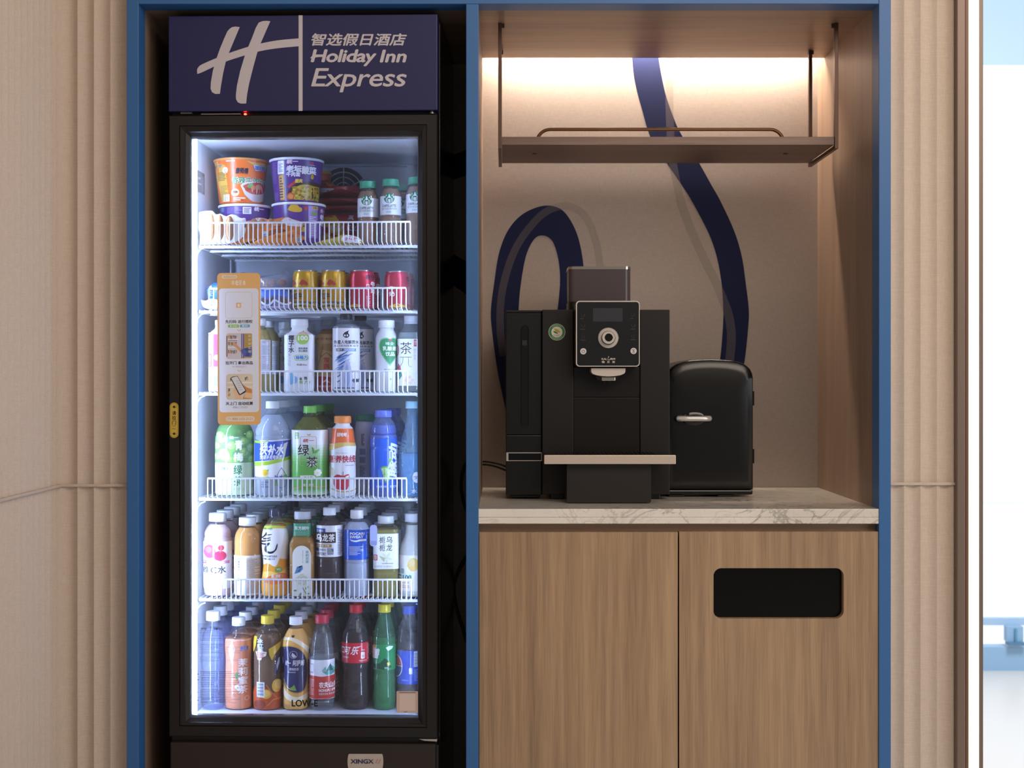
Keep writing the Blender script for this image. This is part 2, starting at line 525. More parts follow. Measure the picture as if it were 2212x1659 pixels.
# left alcove
b = MB(); b.box(XL1 - .02, XL1, .05, BY, 0, ZT + .04, WOOD_IN); struct(b.build('wall_fridge_alcove_left'))
b = MB(); b.box(XM0, XM0 + .0125, .05, BY, 0, ZT + .04, WOOD_IN); struct(b.build('wall_fridge_alcove_right'))
b = MB(); b.box(XL1 - .02, XM0 + .0125, .02, BY, ZT + .001, ZT + .03, WOOD_H); struct(b.build('ceiling_fridge_alcove'))
# right alcove
b = MB(); b.box(XM1 - .0125, XM1, .05, BY, 0, ZT + .04, WOOD_IN); struct(b.build('wall_counter_alcove_left'))
b = MB(); b.box(XR0, XR0 + .02, .05, BY, 0, ZT + .06, WOOD_IN); struct(b.build('wall_counter_alcove_right'))
CY = .505                                              # the ceiling board stops short of the wall: light slot
b = MB(); b.box(XM1, XR0, .02, CY, ZT + .001, ZT + .026, WOOD_H); struct(b.build('ceiling_counter_alcove'))
b = MB(); b.box(XM1 - .02, XR0 + .02, .02, BY, ZT + .10, ZT + .12, P('#d8cfc4', .8)); struct(b.build('ceiling_light_slot'))
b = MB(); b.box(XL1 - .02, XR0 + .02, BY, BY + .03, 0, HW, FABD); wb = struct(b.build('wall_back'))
# mural ribbons on the wallcovering
NAVY = P('#141c40', .75, 0, .2)
GREYV = VEIL('#968e8a', .2)
def on_wall(d):
    return lambda x, y, l: (WX(x, BY), BY - d - .00005 * l, WZ(y, BY))
rb = Print()
pts_l = [(1364, 100), (1366, 134), (1370, 169), (1378, 205), (1388, 241), (1397, 274), (1405, 296), (1420, 323), (1440, 352), (1474, 402), (1492, 430), (1519, 480), (1537, 519), (1550, 562), (1558.6, 612.5), (1562, 662), (1562, 698), (1555.5, 776), (1543, 830), (1524, 900), (1500, 960)]
pts_r = [(1420, 100), (1424, 134), (1430, 169), (1438, 205), (1450, 241), (1463, 274), (1475, 296), (1491, 323), (1510, 352), (1538, 402), (1554, 430), (1578, 480), (1593, 519), (1604, 562), (1611, 612.5), (1617, 662), (1617, 698), (1609, 776), (1598, 830), (1580, 900), (1556, 960)]
def dense(p, k=6):
    """Catmull-Rom through the points"""
    out = []
    for i in range(len(p) - 1):
        a, b_, c, d = p[max(i - 1, 0)], p[i], p[i + 1], p[min(i + 2, len(p) - 1)]
        for j in range(k):
            t = j / k
            out.append(tuple(.5 * (2 * b_[q] + (c[q] - a[q]) * t + (2 * a[q] - 5 * b_[q] + 4 * c[q] - d[q]) * t * t + (3 * b_[q] - a[q] - 3 * c[q] + d[q]) * t ** 3) for q in range(len(b_))))
    out.append(tuple(p[-1])); return out
def band(pr, col, L, R):
    n = len(L); pr.sh.append((col, L + R, [(i, i + 1, n + i + 1, n + i) for i in range(n - 1)])); return pr
band(rb, NAVY, dense(pts_l), dense(pts_r))
m8 = lambda p: [(1030 + x / 2.2416, 430 + y / 2.2416) for x, y in p]
outer = m8([(160, 1130), (135, 1000), (100, 830), (75, 650), (68, 540), (85, 400), (108, 260), (152, 150), (222, 73), (320, 33), (400, 45), (452, 100), (492, 190), (515, 310), (518, 420), (512, 520), (490, 640), (450, 760)])
inner = m8([(300, 1130), (262, 1000), (228, 830), (207, 650), (203, 530), (215, 400), (240, 270), (280, 192), (324, 177), (365, 203), (390, 270), (401, 340), (403, 400), (400, 450), (394, 510), (384, 580), (366, 660), (340, 760)])
band(rb, NAVY, dense(outer), dense(inner))
mb = MB(); rb.emit(mb, on_wall(.0004)); mb.build('mural_ribbon', wb)
# the same ribbon runs behind the fridge
rb = Print()
band(rb, NAVY, [(930, 352), (1030, 316)], [(930, 405), (1030, 371)])
band(rb, NAVY, [(930, 520), (1030, 578)], [(930, 585), (1030, 650)])
mb = MB(); rb.emit(mb, on_wall(.0004)); mb.build('mural_ribbon', wb)
rb = Print()
c1 = m8([(128, 760), (114, 640), (116, 500), (140, 370), (188, 240), (258, 135), (330, 65), (410, 35), (480, 48), (535, 100), (572, 190), (592, 290), (598, 400), (590, 520)])
rb.stroke(GREYV, dense(c1), 16)
c2 = [(1447, 128), (1446, 180), (1446, 235), (1448, 282), (1452, 342), (1459, 382), (1469, 430)] + m8([(1010, 80), (1050, 180), (1100, 290), (1150, 390), (1185, 470), (1218, 560), (1232, 650), (1228, 740), (1215, 830), (1190, 930)])
rb.stroke(GREYV, dense(c2), [17] * 36 + [19] * 200)
mb = MB(); rb.emit(mb, on_wall(.0009)); mb.build('mural_ribbon', wb)

# warm light strip in the slot above the wall
b = MB(); b.box(XM1 + .01, XR0 - .01, BY - .052, BY - .016, ZT + .048, ZT + .056, EM('#ffeddb', 66))
o = b.build('light_strip'); tag(o, 'warm light strip in the ceiling slot above the wallcovering', 'lamp')

# bronze post with the vertical light, end of the panelled wall
x = lambda p: WX(p, .0)
b = MB()
b.box(x(2068), x(2085), .0, .03, 0, HW, BRONZE); b.box(x(2085) + .0006, x(2094), .002, .03, 0, HW, BRONZE_D)
struct(b.build('trim_8', bev=.001))
b = MB(); b.box(x(2114), x(2124), .0, .05, 0, HW, BRONZE); struct(b.build('trim_9', bev=.001))
b = MB(); b.box(x(2094.2), x(2113.8), -.0012, .03, .02, HW, EM('#fff2dc', 6)); o = b.build('light_strip')
tag(o, 'tall white light strip between the bronze posts at the wall end', 'lamp')
b = MB(); b.box(x(2094.2), x(2113.8), .0, .04, 0, .02, BRONZE); struct(b.build('trim_10'))

# the lobby beyond: window wall
FY = 2.7
wz = lambda p: WZ(p, FY)
wx = lambda p: WX(p, FY)
PALE = P('#8fb3d2', .5)
X0, X1 = 1.2, 4.4
b = MB(); b.box(X0, X1, FY - .02, FY + .1, 0, wz(1396), PALE); struct(b.build('wall_sill'))
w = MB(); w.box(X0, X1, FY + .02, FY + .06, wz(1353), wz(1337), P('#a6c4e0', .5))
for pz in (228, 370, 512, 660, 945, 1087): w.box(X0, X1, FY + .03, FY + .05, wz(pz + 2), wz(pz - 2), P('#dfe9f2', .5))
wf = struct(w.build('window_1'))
b = MB(); b.box(X0, X1, FY + .055, FY + .06, wz(1396), wz(135), EM('#f3f8ff', 1.15)); b.build('pane', wf)
b = MB(); b.box(X0, X1, FY + .055, FY + .06, wz(135), HW + .3, EM('#b9d8f2', .95)); b.build('upper_pane', wf)  # bulkhead above the window, given an added pale blue glow to look daylit
b = MB(); b.box(wx(2171), wx(2207), FY - .02, FY + .015, wz(1384), wz(1352), PALE)
b.box(wx(2187), wx(2192), FY - .03, FY + .0, wz(1384), wz(1356), P('#5f94b6', .5)); b.box(wx(2171), wx(2207), FY - .05, FY + .0, wz(1390), wz(1384), P('#557f9c', .5)); b.build('window_bracket', wf)
area('far_lobby_fill', (2.2, .9, 2.7), (2.1, 1.9, .1), 1.0, .8, 75, (.85, .92, 1.0))  # unseen fill light, added to brighten the far floor and sill

# ================================================================ counter, cabinet, shelf
b = MB(); zc1 = WZ(1131, 0)
b.box(XM1 - .001, XR0 + .002, -.004, BY - .002, ZC - .018, ZC, MARBLE())
b.box(XM1 - .001, XR0 + .002, -.004, .05, zc1, ZC - .0184, MARBLE())
o = b.build('counter_top', bev=.001); tag(o, 'white marble counter with grey veins under the black coffee machine', 'counter')

cab = empty('storage_cabinet', 'two-door oak cabinet below the marble counter, one door with a black slot', 'cabinet', ((XM1 + XR0) / 2, .03, 0))
def cabpart(mb, name, par=None, **k):
    o = mb.build(name, **k); o.parent = par or cab
    if par is None: o.location = -cab.location
    return o
b = MB()
zd = WZ(1149.5, 0); xs = WX(1465.5, 0)
b.box(XM1, XR0, .022, .05, zd - .01, zc1 - .0005, WOOD('X', '#8d705a', '#ab8c72', .45, 6))
b.box(XM1 + .0005, XM1 + .018, .02, BY - .01, .06, zd - .012, WOOD_IN); b.box(XR0 - .018, XR0 - .0005, .02, BY - .01, .06, zd - .012, WOOD_IN)
b.box(XM1 + .02, XR0 - .02, BY - .02, BY - .01, .06, zd - .012, WOOD_IN); b.box(XM1 + .02, XR0 - .02, .05, BY - .02, .06, .08, WOOD_IN)
b.box(xs - .009, xs + .009, .02, BY - .03, .08, zd - .012, P('#120e0c', .6))
b.box(XM1 + .02, XR0 - .02, .05, .07, 0, .058, P('#2a211c', .6))
cabpart(b, 'carcass')
b = MB(); b.box(XM1 + .001, xs - .0016, -.002, .016, .06, zd, WOOD_V); cabpart(b, 'door', bev=.0008)
# slotted door
bm = bmesh.new()
dx0, dx1 = xs + .0016, XR0 - .0005
hole = rrect(WX(1541, 0), WX(1822, 0), WZ(1336, 0), WZ(1227, 0), .017, 8)
outr = [(dx0, .06), (dx1, .06), (dx1, zd + .0012), (dx0, zd + .0012)]
for loop in (outr, hole):
    vv = [bm.verts.new((x_, -.002, z_)) for x_, z_ in loop]
    for i in range(len(vv)): bm.edges.new((vv[i], vv[(i + 1) % len(vv)]))
bmesh.ops.triangle_fill(bm, edges=bm.edges[:], use_beauty=True)
ret = bmesh.ops.extrude_face_region(bm, geom=bm.faces[:])
for v in ret['geom']:
    if isinstance(v, bmesh.types.BMVert): v.co.y = .016
bmesh.ops.recalc_face_normals(bm, faces=bm.faces)
me = bpy.data.meshes.new('door'); bm.to_mesh(me); bm.free(); me.materials.append(WOOD_V2)
dr = bpy.data.objects.new('door', me); COL.objects.link(dr); dr.parent = cab; dr.location = -cab.location
b = MB(); b.box(WX(1535, 0), WX(1830, 0), .0165, .0195, WZ(1342, 0), WZ(1221, 0), P('#050506', .12, 0, .35)); o = b.build('slot_flap'); o.parent = dr

# hanging shelf
sh = empty('hanging_shelf', 'oak shelf board hung on bronze brackets from the alcove ceiling', 'shelf', (.36, .29, WZ(313, .157)))
def shpart(mb, name, par=None, **k):
    o = mb.build(name, parent=par or sh, **k)
    if par is None: o.location = -sh.location
    return o
zs0 = WZ(313, .157); zs1 = WZ(295.3, .157); SY0, SY1 = .157, .428
sx0, sx1 = WX(1084, SY0), WX(1802.5, SY0)
b = MB(); b.box(sx0 + .0005, sx1 - .0005, SY0, SY1, zs0, zs1, WOOD_SH); board = shpart(b, 'shelf_board', bev=.0008)
BZ = P('#5a4337', .36, .5)
for xo in (sx0 - .0083, sx1):
    b = MB(); w = .0083
    b.box(xo, xo + w, SY0 - .004, SY0 + .008, zs0 - .009, ZT, BZ)
    b.box(xo, xo + w, SY1 - .008, SY1 + .004, zs0 - .009, ZT, BZ)
    b.box(xo, xo + w, SY0 + .008, SY1 - .008, zs0 - .009, zs0 - .001, BZ)
    s_ = -1 if xo > 0.3 else 1
    b.box(xo - .006 if s_ < 0 else xo + w, xo if s_ < 0 else xo + w + .006, SY0 + .002, SY0 + .008, ZT - .010, ZT, BZ)
    b.box(xo - .001, xo + w + .003, SY1 - .010, SY1 + .004, ZT - .010, ZT, BZ)
    shpart(b, 'bracket', bev=.0006)
RY = .35
ra = [WX(1160, RY), WX(1692, RY)]; rz = WZ(279.5, RY); q = .032
b = MB()
pts = [(ra[0], RY, zs1 - .002), (ra[0], RY, rz - q + .012)] + [(ra[0] + q * (1 - math.cos(t)), RY, rz - q + q * math.sin(t)) for t in [PI / 2 * i / 8 for i in range(1, 9)]]
pts += [(ra[1] - q * (1 - math.cos(t)), RY, rz - q + q * math.sin(t)) for t in [PI / 2 * i / 8 for i in range(8, 0, -1)]] + [(ra[1], RY, rz - q + .012), (ra[1], RY, zs1 - .002)]
b.tube(pts, .0042, P('#5a3d22', .3, .7), 10); shpart(b, 'guard_rail')
for p_ in ((1155, 332), (1697, 333)):
    b = MB(); t_ = W(p_[0], p_[1], .28)
    b.prismz([(t_.x + .006 * math.cos(a), .28 + .006 * math.sin(a)) for a in [2 * PI * i / 16 for i in range(16)]], zs0 - .0012, zs0, P('#4a2f22', .5))
    shpart(b, 'screw_cap', board).location = (0, 0, 0)

# ================================================================ coffee machine
MY = .22
cm = empty('coffee_machine', 'black bean-to-cup coffee machine with silver-rimmed touch panel on the marble', 'coffee machine', (WX(1309, MY), .32, ZC))
def cp(mb, name, par=None, **k):
    o = mb.build(name, parent=par or cm, **k)
    if par is None: o.location = -cm.location
    return o
g1 = lambda X, Y_, D: W(1080 + X / 5.53, 560 + Y_ / 5.53, D)
g2 = lambda X, Y_, D: W(1080 + X / 5.53, 820 + Y_ / 5.53, D)
bx0, bx1 = g1(505, 0, MY).x, g1(2028, 0, MY).x; cx0, cx1 = g1(882, 0, MY).x, g1(1672, 0, MY).x
ztop = g1(0, 602, MY).z; zb = ZC + .012
SIDE = P('#1b1614', .42, .2, .45); MID = P('#151110', .3, .2, .5); TANK = P('#0b0b0c', .3, 0, .5)
SIL = P('#d2c8be', .3, .35); CREAM = P('#cfc3b8', .35, .1)
b = MB(); b.box(bx0, cx0 - .0006, MY, .50, zb, ztop, SIDE); b.box(cx1 + .0006, bx1, MY, .50, zb, ztop, SIDE)
b.box(cx0, cx1, MY + .03, .50, zb, ztop, SIDE)
for xx in (bx0 + .02, bx1 - .05): b.box(xx, xx + .03, MY + .02, .48, ZC, zb, TANK)
body = cp(b, 'body', bev=.0015)
zse = g2(0, 212, MY).z; ztr = g2(0, 885, .2).z
b = MB(); b.box(cx0, cx1, MY + .003, MY + .02, ztr, zse - .0006, MID); cp(b, 'front_panel', bev=.0008)
b = MB(); b.box(cx0, cx1, MY + .003, MY + .02, zse + .0006, g1(0, 1290, MY).z, MID); cp(b, 'upper_panel', bev=.0008)
# water tank
TY = .232
tx0, tx1 = g2(70, 0, TY).x, g2(500, 0, TY).x
b = MB()
zt = g1(0, 640, TY).z; zl = g2(0, 1380, TY).z; zq = g2(0, 660, TY).z
b.box(tx0, tx1, TY, .46, zl, zq - .0005, TANK); b.box(tx0, tx1, TY, .46, zq + .0005, zt, TANK)
b.box(tx0 + .01, tx1 - .004, TY + .008, .45, ZC + .004, zl, TANK); b.box(tx0 + .03, tx0 + .05, TY + .02, .44, ZC, ZC + .004, TANK)
b.box(tx0, tx1, TY - .001, .46, zt + .0005, zt + .006, TANK)
tank = cp(b, 'water_tank', bev=.002)
b = MB(); s0 = g2(250, 570, TY); s1 = g1(345, 790, TY)
rim = rrect(s0.x, s1.x, s0.z, s1.z, (s1.x - s0.x) / 2 - .0001, 10)
n_ = len(rim); c_ = ((s0.x + s1.x) / 2)
inn = [(c_ + (x_ - c_) * .78, z_ + (.0018 if z_ < (s0.z + s1.z) / 2 else -.0018)) for x_, z_ in rim]
vs_ = [(x_, TY - .0004, z_) for x_, z_ in rim] + [(x_, TY - .0022, z_) for x_, z_ in [(c_ + (a - c_) * .93, z) for a, z in rim]] + [(x_, TY - .0006, z_) for x_, z_ in inn]
b.add(vs_, [(i, (i + 1) % n_, n_ + (i + 1) % n_, n_ + i) for i in range(n_)] + [(n_ + i, n_ + (i + 1) % n_, 2 * n_ + (i + 1) % n_, 2 * n_ + i) for i in range(n_)], P('#1a1a1b', .3), True)
b.add(vs_[2 * n_:], [tuple(range(n_))], P('#101011', .12))
k0 = g1(265, 1030, TY); k1 = g1(322, 968, TY); b.box(k0.x, k1.x, TY - .0012, TY - .0007, k0.z, k1.z, P('#2d2926', .3))
cp(b, 'level_window', tank).location = (0, 0, 0)
b = MB(); a0 = g2(76, 972, TY); a1 = g2(500, 870, TY)
b.box(a0.x, a1.x, TY - .003, TY, a0.z, a1.z, SIL); b.box(a0.x + .005, a1.x - .0012, TY - .0036, TY - .0028, a0.z + .0018, a1.z - .0018, P('#2a2b2d', .08, .8))
cp(b, 'chrome_band', tank).location = (0, 0, 0)
# bean hopper
HY0, HY1 = .26, .40
hz0 = ztop; hx0, hx1 = g1(822, 0, HY0).x, g1(1565, 0, HY0).x; hz1 = g1(0, 122, HY0).z; hz2 = g1(0, 86, HY0).z
fp = rrect(hx0, hx1, HY0, HY1, .016, 8)
b = MB(); b.prismz(fp, hz0, g1(0, 505, HY0).z, P('#1a1513', .3)); cp(b, 'hopper_base')
hop = MB().prismz(fp, g1(0, 505, HY0).z + .0002, hz1, CLEAR('#75696a', .5, 1, .08)); hop = cp(hop, 'bean_hopper')
b = MB(); b.prismz(rrect(hx0 - .001, hx1 + .001, HY0 - .001, HY1 + .001, .016, 8), hz1 + .0003, hz2, P('#d2c6bc', .12, .9)); cp(b, 'hopper_lid', hop, bev=.0012).location = (0, 0, 0)
# control panel
PY = .155
p0 = g1(908, 1282, PY); p1 = g1(1670, 497, PY)
b = MB(); b.prism(rrect(p0.x, p1.x, p0.z, p1.z, .008, 8), PY, MY + .03, P('#8d7f74', .3, .7)); panel = cp(b, 'control_panel')
pr = Print()
gp = lambda l=0: (lambda X, Y_, li: tuple(g1(X, Y_, PY) + Vector((0, -.0003 - .00005 * (li + l), 0))))
pr.rr('#cfc6bd', 908, 497, 1670, 1282, 42); pr.rr('#17181b', 920, 510, 1660, 1272, 34)
pr.rect('#34363c', 1112, 585, 1464, 744)
ic = '#3b3c3f'
for X, Y_, tp in ((990, 668, 0), (992, 795, 0), (992, 925, 1), (1588, 665, 0), (1592, 793, 0), (1590, 920, 1)):
    if tp == 0: pr.stroke(ic, [(X - 20, Y_ - 14), (X - 16, Y_ + 8), (X - 6, Y_ + 18), (X + 6, Y_ + 18), (X + 14, Y_ + 8), (X + 18, Y_ - 14)], 4); pr.stroke(ic, [(X + 17, Y_ - 8), (X + 28, Y_ - 6), (X + 24, Y_ + 6), (X + 14, Y_ + 6)], 3)
    else: pr.stroke(ic, [(X - 14, Y_ - 20), (X - 12, Y_ + 18), (X + 12, Y_ + 18), (X + 14, Y_ - 20)], 4)
    pr.lines(ic, X - 32, Y_ + 36, X + 32, Y_ + 46, 1, 1, int(X), (8, 12))
pr.text('#d6cabf', 'KAL', 1215, 1180, 1278, 1203, .03); pr.text('#d6cabf', 'RM', 1322, 1180, 1376, 1203, .03)
pr.stroke('#d6cabf', [(1286, 1186), (1290, 1198), (1302, 1202), (1314, 1198), (1318, 1186)], 5); pr.stroke('#d6cabf', [(1298, 1180), (1294, 1170), (1302, 1160)], 6)
for i, ch in enumerate('咖乐美'): pr.text('#d6cabf', ch, 1217 + i * 62, 1213, 1250 + i * 62, 1241, .02)
mb = MB(); pr.emit(mb, gp(), rough=.25); cp(mb, 'panel_face', panel).location = (0, 0, 0)
kc = g1(1293, 940, PY); R = 1 / (5.53 * 3000 / (3 + PY))
b = MB(); b.ring_y(kc.x, kc.z, PY - .004, PY - .0003, 88 * R, 120 * R, SIL); b.disc_y(kc.x, kc.z, PY - .0015, PY - .0004, 88 * R, P('#1a1513', .3))
b.ring_y(kc.x, kc.z + .0005, PY - .016, PY - .0015, 52 * R, 76 * R, SIL); b.disc_y(kc.x, kc.z + .0005, PY - .013, PY - .0016, 52 * R, P('#15110f', .1)); cp(b, 'knob', panel, bev=.0008).location = (0, 0, 0)
for X, Y_, sy in ((995, 1100, 0), (1595, 1096, 1)):
    c = g1(X, Y_, PY); b = MB(); b.disc_y(c.x, c.z, PY - .0022, PY - .0004, 37 * R, P('#d9d2d0', .3))
    ip = Print()
    if sy == 0:
        ip.stroke('#35302e', [(X + 18 * math.cos(t), Y_ + 18 * math.sin(t)) for t in [-PI / 2 + .6 + (2 * PI - 1.2) * i / 20 for i in range(21)]], 5); ip.rect('#35302e', X - 2.5, Y_ - 22, X + 2.5, Y_ - 2)
    else:
        for a in (0, PI): ip.stroke('#35302e', [(X + 20 * math.cos(t), Y_ + 20 * math.sin(t)) for t in [a + .4 + 2.1 * i / 12 for i in range(13)]], 4.5)
        ip.ell('#5a5452', X, Y_, 7, 10, 14)
    ip.emit(b, lambda X_, Y2, li: tuple(g1(X_, Y2, PY) + Vector((0, -.0025 - .00005 * li, 0)))); cp(b, 'button', panel).location = (0, 0, 0)
# spout
SPY = .165
b = MB(); e = [g1(X, Y_, SPY) for X, Y_ in ((1090, 1302), (1092, 1345), (1108, 1368), (1150, 1385), (1220, 1396), (1297, 1400), (1375, 1396), (1440, 1385), (1485, 1366), (1498, 1345), (1500, 1302))]
b.prism([(v.x, v.z) for v in e], SPY, MY + .002, CREAM, True); sp = cp(b, 'spout_cover', bev=.002)
b = MB(); q0 = g1(1135, 1446, .18); q1 = g1(1428, 1396, .18); b.prism([(q0.x + .006, q0.z + .001), (q1.x - .006, q0.z + .001), (q1.x, q1.z), (q0.x, q1.z)], .18, MY + .002, P('#171310', .3))
for X in (1250, 1310, 1200, 1380):
    n0 = g1(X, 1480 if X in (1250, 1310) else 1458, .185); b.box(n0.x - .0012, n0.x + .0012, .184, .187, n0.z, q0.z + .002, P('#171310', .3))
cp(b, 'nozzle', sp).location = (0, 0, 0)
b = MB(); q0 = g1(1216, 1450, .174); q1 = g1(1378, 1408, .174); b.box(q0.x, q1.x, .174, .2, q0.z, q1.z, P('#d8d0c8', .1, .95)); cp(b, 'chrome_tip', sp, bev=.001).location = (0, 0, 0)
# drip tray
DY = .10
d0 = g2(528, 1010, DY); d1 = g2(2102, 902, DY)
b = MB(); b.box(d0.x, d1.x, DY, DY + .012, d0.z, d1.z, P('#d3c3b2', .35, .3)); cp(b, 'tray_bar', bev=.0012)
b = MB(); b.box(d0.x + .004, d1.x - .012, DY + .0125, MY + .028, d0.z + .003, d1.z - .0002, BLACK_GLOSS)
for i in range(24):
    xx = d0.x + .03 + i * .0095
    b.box(xx, xx + .004, DY + .02, MY - .004, d1.z - .0001, d1.z + .0012, P('#26221f', .2, .7))
cp(b, 'drip_grid')
b = MB(); f0 = g2(800, 1470, .125); f1 = g2(1806, 1010, .125); q0 = g2(852, 0, .13); q1 = g2(1750, 0, .13)
b.prism(rrect(f0.x, f1.x, f0.z, f1.z - .0006, .004, 4), .125, MY + .02, P('#211b18', .42)); b.box(q0.x, q1.x, .132, MY, ZC, f0.z, P('#1a1614', .5)); cp(b, 'waste_drawer', bev=.0015)
# round certificate sticker
st = Print()
st.ell('#d8cdbd', 680, 870, 100, n=40); st.ell('#2f7a41', 680, 870, 95, n=40); st.ell('#e0d6c8', 680, 870, 66, n=36)
st.poly('#b7a436', [(642, 826), (672, 830), (706, 848), (722, 880), (690, 872), (660, 858)]); st.poly('#2f7a4b', [(634, 856), (664, 862), (690, 878), (694, 892), (664, 886), (644, 876)])
st.text('#3c4a3a', 'CQC', 640, 900, 716, 923, .01)
for i in range(9):
    a = -PI / 2 + (i - 4) * .17; st.ell('#a9c9a2', 680 + 80 * math.cos(a), 870 + 80 * math.sin(a), 5, n=8)
for i in range(12):
    a = PI / 2 + (i - 5.5) * .15; st.ell('#a9c9a2', 680 + 80 * math.cos(a), 870 + 80 * math.sin(a), 4.5, n=8)
mb = MB(); st.emit(mb, lambda X, Y_, li: tuple(g1(X, Y_, MY) + Vector((0, -.0003 - .00005 * li, 0)))); cp(mb, 'certificate_sticker')
b = MB()
for yy, dz in ((997, 0), (1003.5, 1)):
    pa = [W(1030, yy + 1, .54), W(1044, yy, .535), W(1066, yy + 3, .50), W(1093, yy + 11 + 2 * dz, .45), W(1120, yy + 30, .44)]
    b.tube([Vector(p) for p in dense([tuple(q_) for q_ in pa], 5)], .0026, TANK, 8)
cp(b, 'power_cord')

# ================================================================ small fridge
FYm = .285
sf = empty('mini_fridge', 'small black rounded fridge with chrome handle beside the coffee machine', 'fridge', (WX(1536, FYm), .38, ZC))
def sp_(mb, name, par=None, **k):
    o = mb.build(name, parent=par or sf, **k)
    if par is None: o.location = -sf.location
    return o
h = lambda X, Y_, D: W(1420 + X / 4.738, 750 + Y_ / 4.738, D)
BF = P('#0d0c0c', .24, 0, .5)
zbs = h(0, 1460, FYm).z
half = [(983, 1460), (983, 310), (975, 268), (955, 225), (925, 195), (890, 170), (830, 148), (740, 130), (640, 123), (545, 120)]
full = half + [(1090 - X, Y_) for X, Y_ in half[::-1][1:]]
prof = [(h(X, Y_, FYm).x, h(X, Y_, FYm).z) for X, Y_ in full]
b = MB(); b.prism([(x_, z_) for x_, z_ in prof], FYm + .022, .50, BF, True); sp_(b, 'body', bev=.002)
xa, xb_ = h(107, 0, FYm).x, h(980, 0, FYm).x
b = MB(); b.box(xa, xb_, FYm + .004, .50, ZC + .006, zbs - .0008, BF)
for X in (100, 605): q0 = h(X, 0, FYm); b.box(q0.x + .004, q0.x + .043, FYm + .01, FYm + .04, ZC, ZC + .006, BLACK_SATIN); b.box(q0.x + .004, q0.x + .043, .44, .47, ZC, ZC + .006, BLACK_SATIN)
sp_(b, 'base', bev=.003)
# bulging door: rings shrinking towards the front
cxm = (prof[0][0] + prof[-1][0]) / 2; czm = (zbs + prof[len(prof) // 2][1]) / 2
n_ = len(prof); vs_ = []; dep = [(1, .0205), (1, .008), (.992, .003), (.97, 0), (.85, -.0028), (.6, -.005), (.3, -.006)]
for s_, dy in dep:
    for x_, z_ in prof: vs_.append((cxm + (x_ - cxm) * s_, FYm + dy, czm + (z_ - czm) * s_))
fs_ = [(k * n_ + i, k * n_ + (i + 1) % n_, (k + 1) * n_ + (i + 1) % n_, (k + 1) * n_ + i) for k in range(len(dep) - 1) for i in range(n_)]
b = MB(); b.add(vs_, fs_, BF, True); b.add(vs_[-n_:], [tuple(range(n_))], BF, True); md = sp_(b, 'door')
hc = h(375, 730, FYm)
b = MB()
b.ell((hc.x, FYm - .0028, hc.z), .0312, .0060, .0192, P('#060606', .08), 32, 16)
sp_(b, 'handle_recess', md).location = (0, 0, 0)
b = MB()
hp = [h(X, 732, 0) for X in (168, 520)]
ax, bx_ = h(168, 0, FYm).x, h(530, 0, FYm).x; r_ = .0075
b.tube([(ax + .009, FYm - .0065, hc.z), (ax + .0095, FYm - .011, hc.z), (ax + .016, FYm - .0135, hc.z), (hc.x, FYm - .0145, hc.z), (bx_ - .012, FYm - .0125, hc.z), (bx_ - .003, FYm - .0095, hc.z), (bx_, FYm - .0058, hc.z)], r_ * .9, P('#e4ddd6', .2, .5), 16)
b.ell((ax + .007, FYm - .010, hc.z), .0075, .0055, .0068, P('#4a4644', .15, .8), 16, 10)
sp_(b, 'handle', md).location = (0, 0, 0)
for Y_ in (450, 1040):
    b = MB(); a0 = h(972, Y_ + 145, FYm + .03); a1 = h(990, Y_, FYm + .03); b.box(a0.x, a0.x + .0010, FYm + .01, FYm + .035, a0.z, a1.z, BF)
    sp_(b, 'hinge')

# ================================================================ the drinks fridge (built in its own frame, then stood in the alcove)
BODY = P('#0b0a0b', .12, 0, .5)
FRAME = P('#191413', .33, .1, .5)
WHITE = P('#e9eef5', .35)
LINER = P('#c6cedb', .4)
fr = empty('drinks_fridge', 'tall black glass-door drinks fridge with navy sign on top, lit white inside', 'fridge')
INF.append(fr)
x0, x1 = FX(365, 0), FX(945, 0)
dz0, dz1 = FZ(1593, 0), FZ(247.5, 0)
hz0, hz1 = FZ(240.5, 0), FZ(33.5, 0)
kz1 = FZ(1606, 0)
CX0, CX1, CYF, CYB = -.254, .262, .054, .46       # cold compartment
CZ0, CZ1 = FZ(1541, .08), FZ(297, .06)
# carcass with an open front
b = MB()
bx0_, bx1_ = x0 + .001, x1 + .002
b.box(bx0_, CX0 - .004, CYF - .006, .52, .03, hz0 + .004, BODY); b.box(CX1 + .004, bx1_, CYF - .006, .52, .03, hz0 + .004, BODY)
b.box(CX0 - .004, CX1 + .004, CYF - .006, .52, CZ1 + .004, hz0 + .004, BODY); b.box(CX0 - .004, CX1 + .004, CYF - .006, .52, .03, CZ0 - .004, BODY)
b.box(CX0 - .004, CX1 + .004, CYB + .004, .52, CZ0 - .004, CZ1 + .004, BODY)
b.box(bx0_, bx1_, .05, .52, hz0 + .0041, hz1 - .004, BODY)
b.build('cabinet_body', fr, bev=.001)
b = MB()
b.box(CX0 - .0039, CX0, CYF, CYB, CZ0, CZ1, LINER); b.box(CX1, CX1 + .0039, CYF, CYB, CZ0, CZ1, LINER)
b.box(CX0, CX1, CYF, CYB, CZ1, CZ1 + .0039, LINER); b.box(CX0, CX1, CYF, CYB, CZ0 - .0039, CZ0, LINER)
b.box(CX0, CX1, CYB, CYB + .0039, CZ0, CZ1, LINER)
# shelf standards up the side walls
for xx, w in ((CX0, .0035), (CX1 - .0035, .0035)):
    for yy in (.062, .41): b.box(xx, xx + w, yy, yy + .012, CZ0 + .02, CZ1 - .1, WHITE)
lin_ = b.build('inner_liner', fr)
